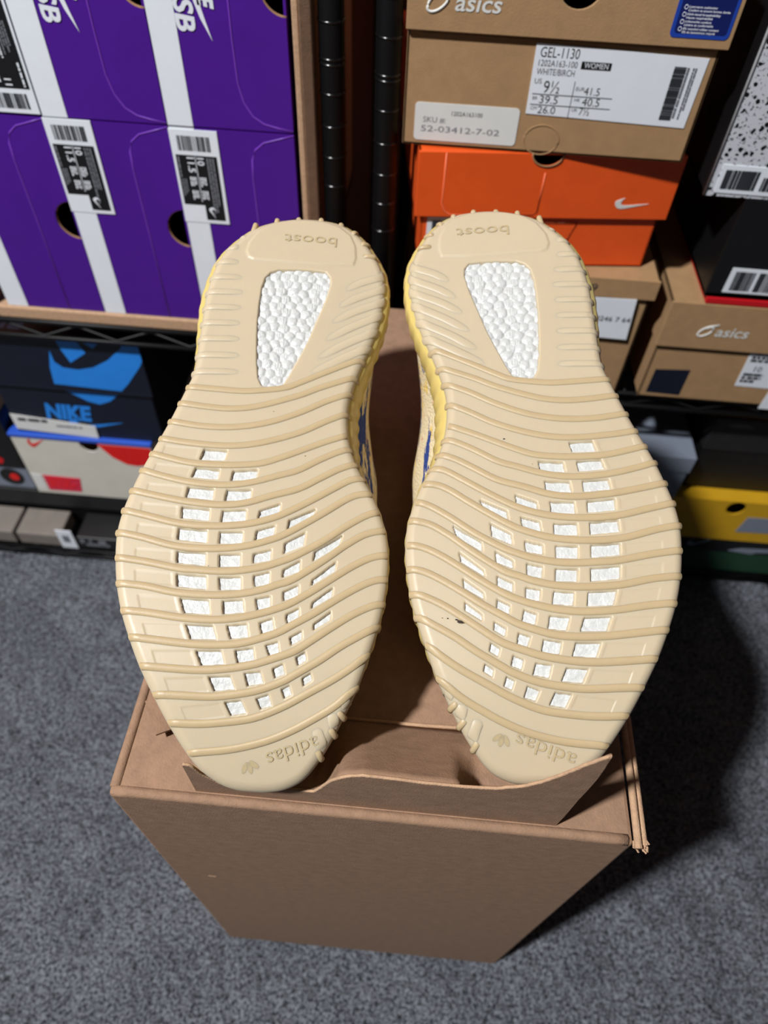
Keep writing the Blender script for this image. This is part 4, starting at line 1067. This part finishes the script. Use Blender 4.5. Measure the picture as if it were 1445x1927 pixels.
    for v, h_ in zip(st, hp):
        vq = np.clip(v, A2[:, 1].min() + .5, A2[:, 1].max() - .5)
        c = (A2[:, 1] > vq) != (B2[:, 1] > vq)
        x = A2[c, 0] + (vq - A2[c, 1]) / (B2[c, 1] - A2[c, 1]) * (B2[c, 0] - A2[c, 0])
        xl, xr = x.min() - .6, x.max() + .6
        bulge = 38.0 * math.exp(-((v - 172) / 50) ** 2)
        for k in range(K):
            th = math.pi * k / (K - 1)
            cs, sn = math.cos(th), math.sin(th)
            ex = abs(cs) ** .34 * (1 if cs >= 0 else -1)
            half_ = (xr - xl) / 2 * (1 - .24 * sn ** 2 * sstep(np.array([v]), 60, 200)[0])
            u = (xl + xr) / 2 + half_ * ex + bulge * sn ** .7 * max(cs, 0) ** .6
            vs.append([u, vq, float(spring(v)) - 23 - h_ * sn ** .8])
    vs = np.array(vs)
    settle(vs)
    S_ = len(st)
    fs = [(i * K + k, i * K + k + 1, (i + 1) * K + k + 1, (i + 1) * K + k) for i in range(S_ - 1) for k in range(K - 1)]
    fs += [tuple(range(K)), tuple((S_ - 1) * K + k for k in range(K))[::-1]]
    add('knit_upper', vs, fs, 'knit', root)

    # ---- moulded lettering: upside down seen from the toe
    def on_sole(lift):
        def M(X, Z):
            Q = np.stack([X, Z], 1)
            w = spring(Q[:, 1]) + roll(sdist(Q * [sgn, 1], OUT)) + lift
            return np.stack([Q[:, 0] / 1000 + off.x, Q[:, 1] / 1000 + off.y, w / 1000 + off.z], 1)
        return M
    if not mirror:
        text('boost', 33.5, 291.0, 6.6, 0, sole, 'gum_rib', 29, math.pi - .02, 0, .0, 'moulded_lettering', on_sole(.78))
        text('adidas', 33.0, 24.0, 6.2, 0, sole, 'gum_rib', 24, math.pi + .34, 0, .0, 'moulded_lettering', on_sole(.12))
    else:
        text('boost', -5.5, 292.0, 6.6, 0, sole, 'gum_rib', 29, math.pi + .02, 0, .0, 'moulded_lettering', on_sole(.78))
        text('adidas', 9.5, 12.5, 6.2, 0, sole, 'gum_rib', 27, math.pi - .34, 0, .0, 'moulded_lettering', on_sole(.12))
    # trefoil-like leaf mark after the word
    cx, cy, an = ((3.0, 13.0, .34) if not mirror else (-22.0, 21.0, -.34))
    for da in (-.7, 0, .7):
        pts = []
        for k in range(10):
            q = 2 * math.pi * k / 10
            px, py = 1.2 * math.cos(q), 3.2 + 2.6 * math.sin(q)
            aa = math.pi + an + da
            pts.append((cx + px * math.cos(aa) - py * math.sin(aa), cy + px * math.sin(aa) + py * math.cos(aa)))
        P2 = np.array(pts); w = spring(P2[:, 1]) + roll(sdist(P2 * [sgn, 1], OUT)) + .12
        mesh_obj('moulded_leaf', np.stack([P2[:, 0] / 1000 + off.x, P2[:, 1] / 1000 + off.y, w / 1000 + off.z], 1), [tuple(range(10))], 'gum_rib', sole).modifiers.new('relief', 'SOLIDIFY').thickness = .0007
    # dirt specks and scuffs
    rd_ = np.random.default_rng(5 if mirror else 6)
    for (u, v, sz) in scuffs:
        q = np.array([[u + sz * math.cos(k * .785) * rd_.uniform(.5, 1.2), v + sz * .5 * math.sin(k * .785) * rd_.uniform(.5, 1.2)] for k in range(8)])
        w = base_w(q * [sgn, 1]) + (.75 if sz > .85 else .12)
        mesh_obj('dirt_speck', np.stack([q[:, 0] / 1000 + off.x, q[:, 1] / 1000 + off.y, w / 1000 + off.z], 1), [tuple(range(8))], 'dirt', sole)
    return root

build_shoe('sneaker', 'upturned cream sneaker with gum sole, lying in front of the purple boxes',
           (-.0602, .0904, .4811), (.9934, .1023, -.0523), (-.0808, .9458, .3145), (.0816, -.3082, .9478), False,
           [(-10, 190, .45), (5, 180, .4), (22, 156, .5), (18, 158, .35), (-20, 98, .3), (40, 95, .3), (-15, 50, .3)])
build_shoe('sneaker', 'upturned cream sneaker in front of the orange box, dark scuff on its ribs',
           (.0748, .1032, .4905), (.9929, .0540, .1057), (-.0844, .9472, .3093), (-.0834, -.3161, .9451), True,
           [(-40, 69, 1.5), (-38.6, 68.4, 1.0), (-41.2, 69.8, .9), (-45, 70.5, .6), (-47.5, 70.8, .4), (-15, 160, .8), (-2, 146, .35), (8, 140, .3), (-20, 100, .3)])
flush_texts()
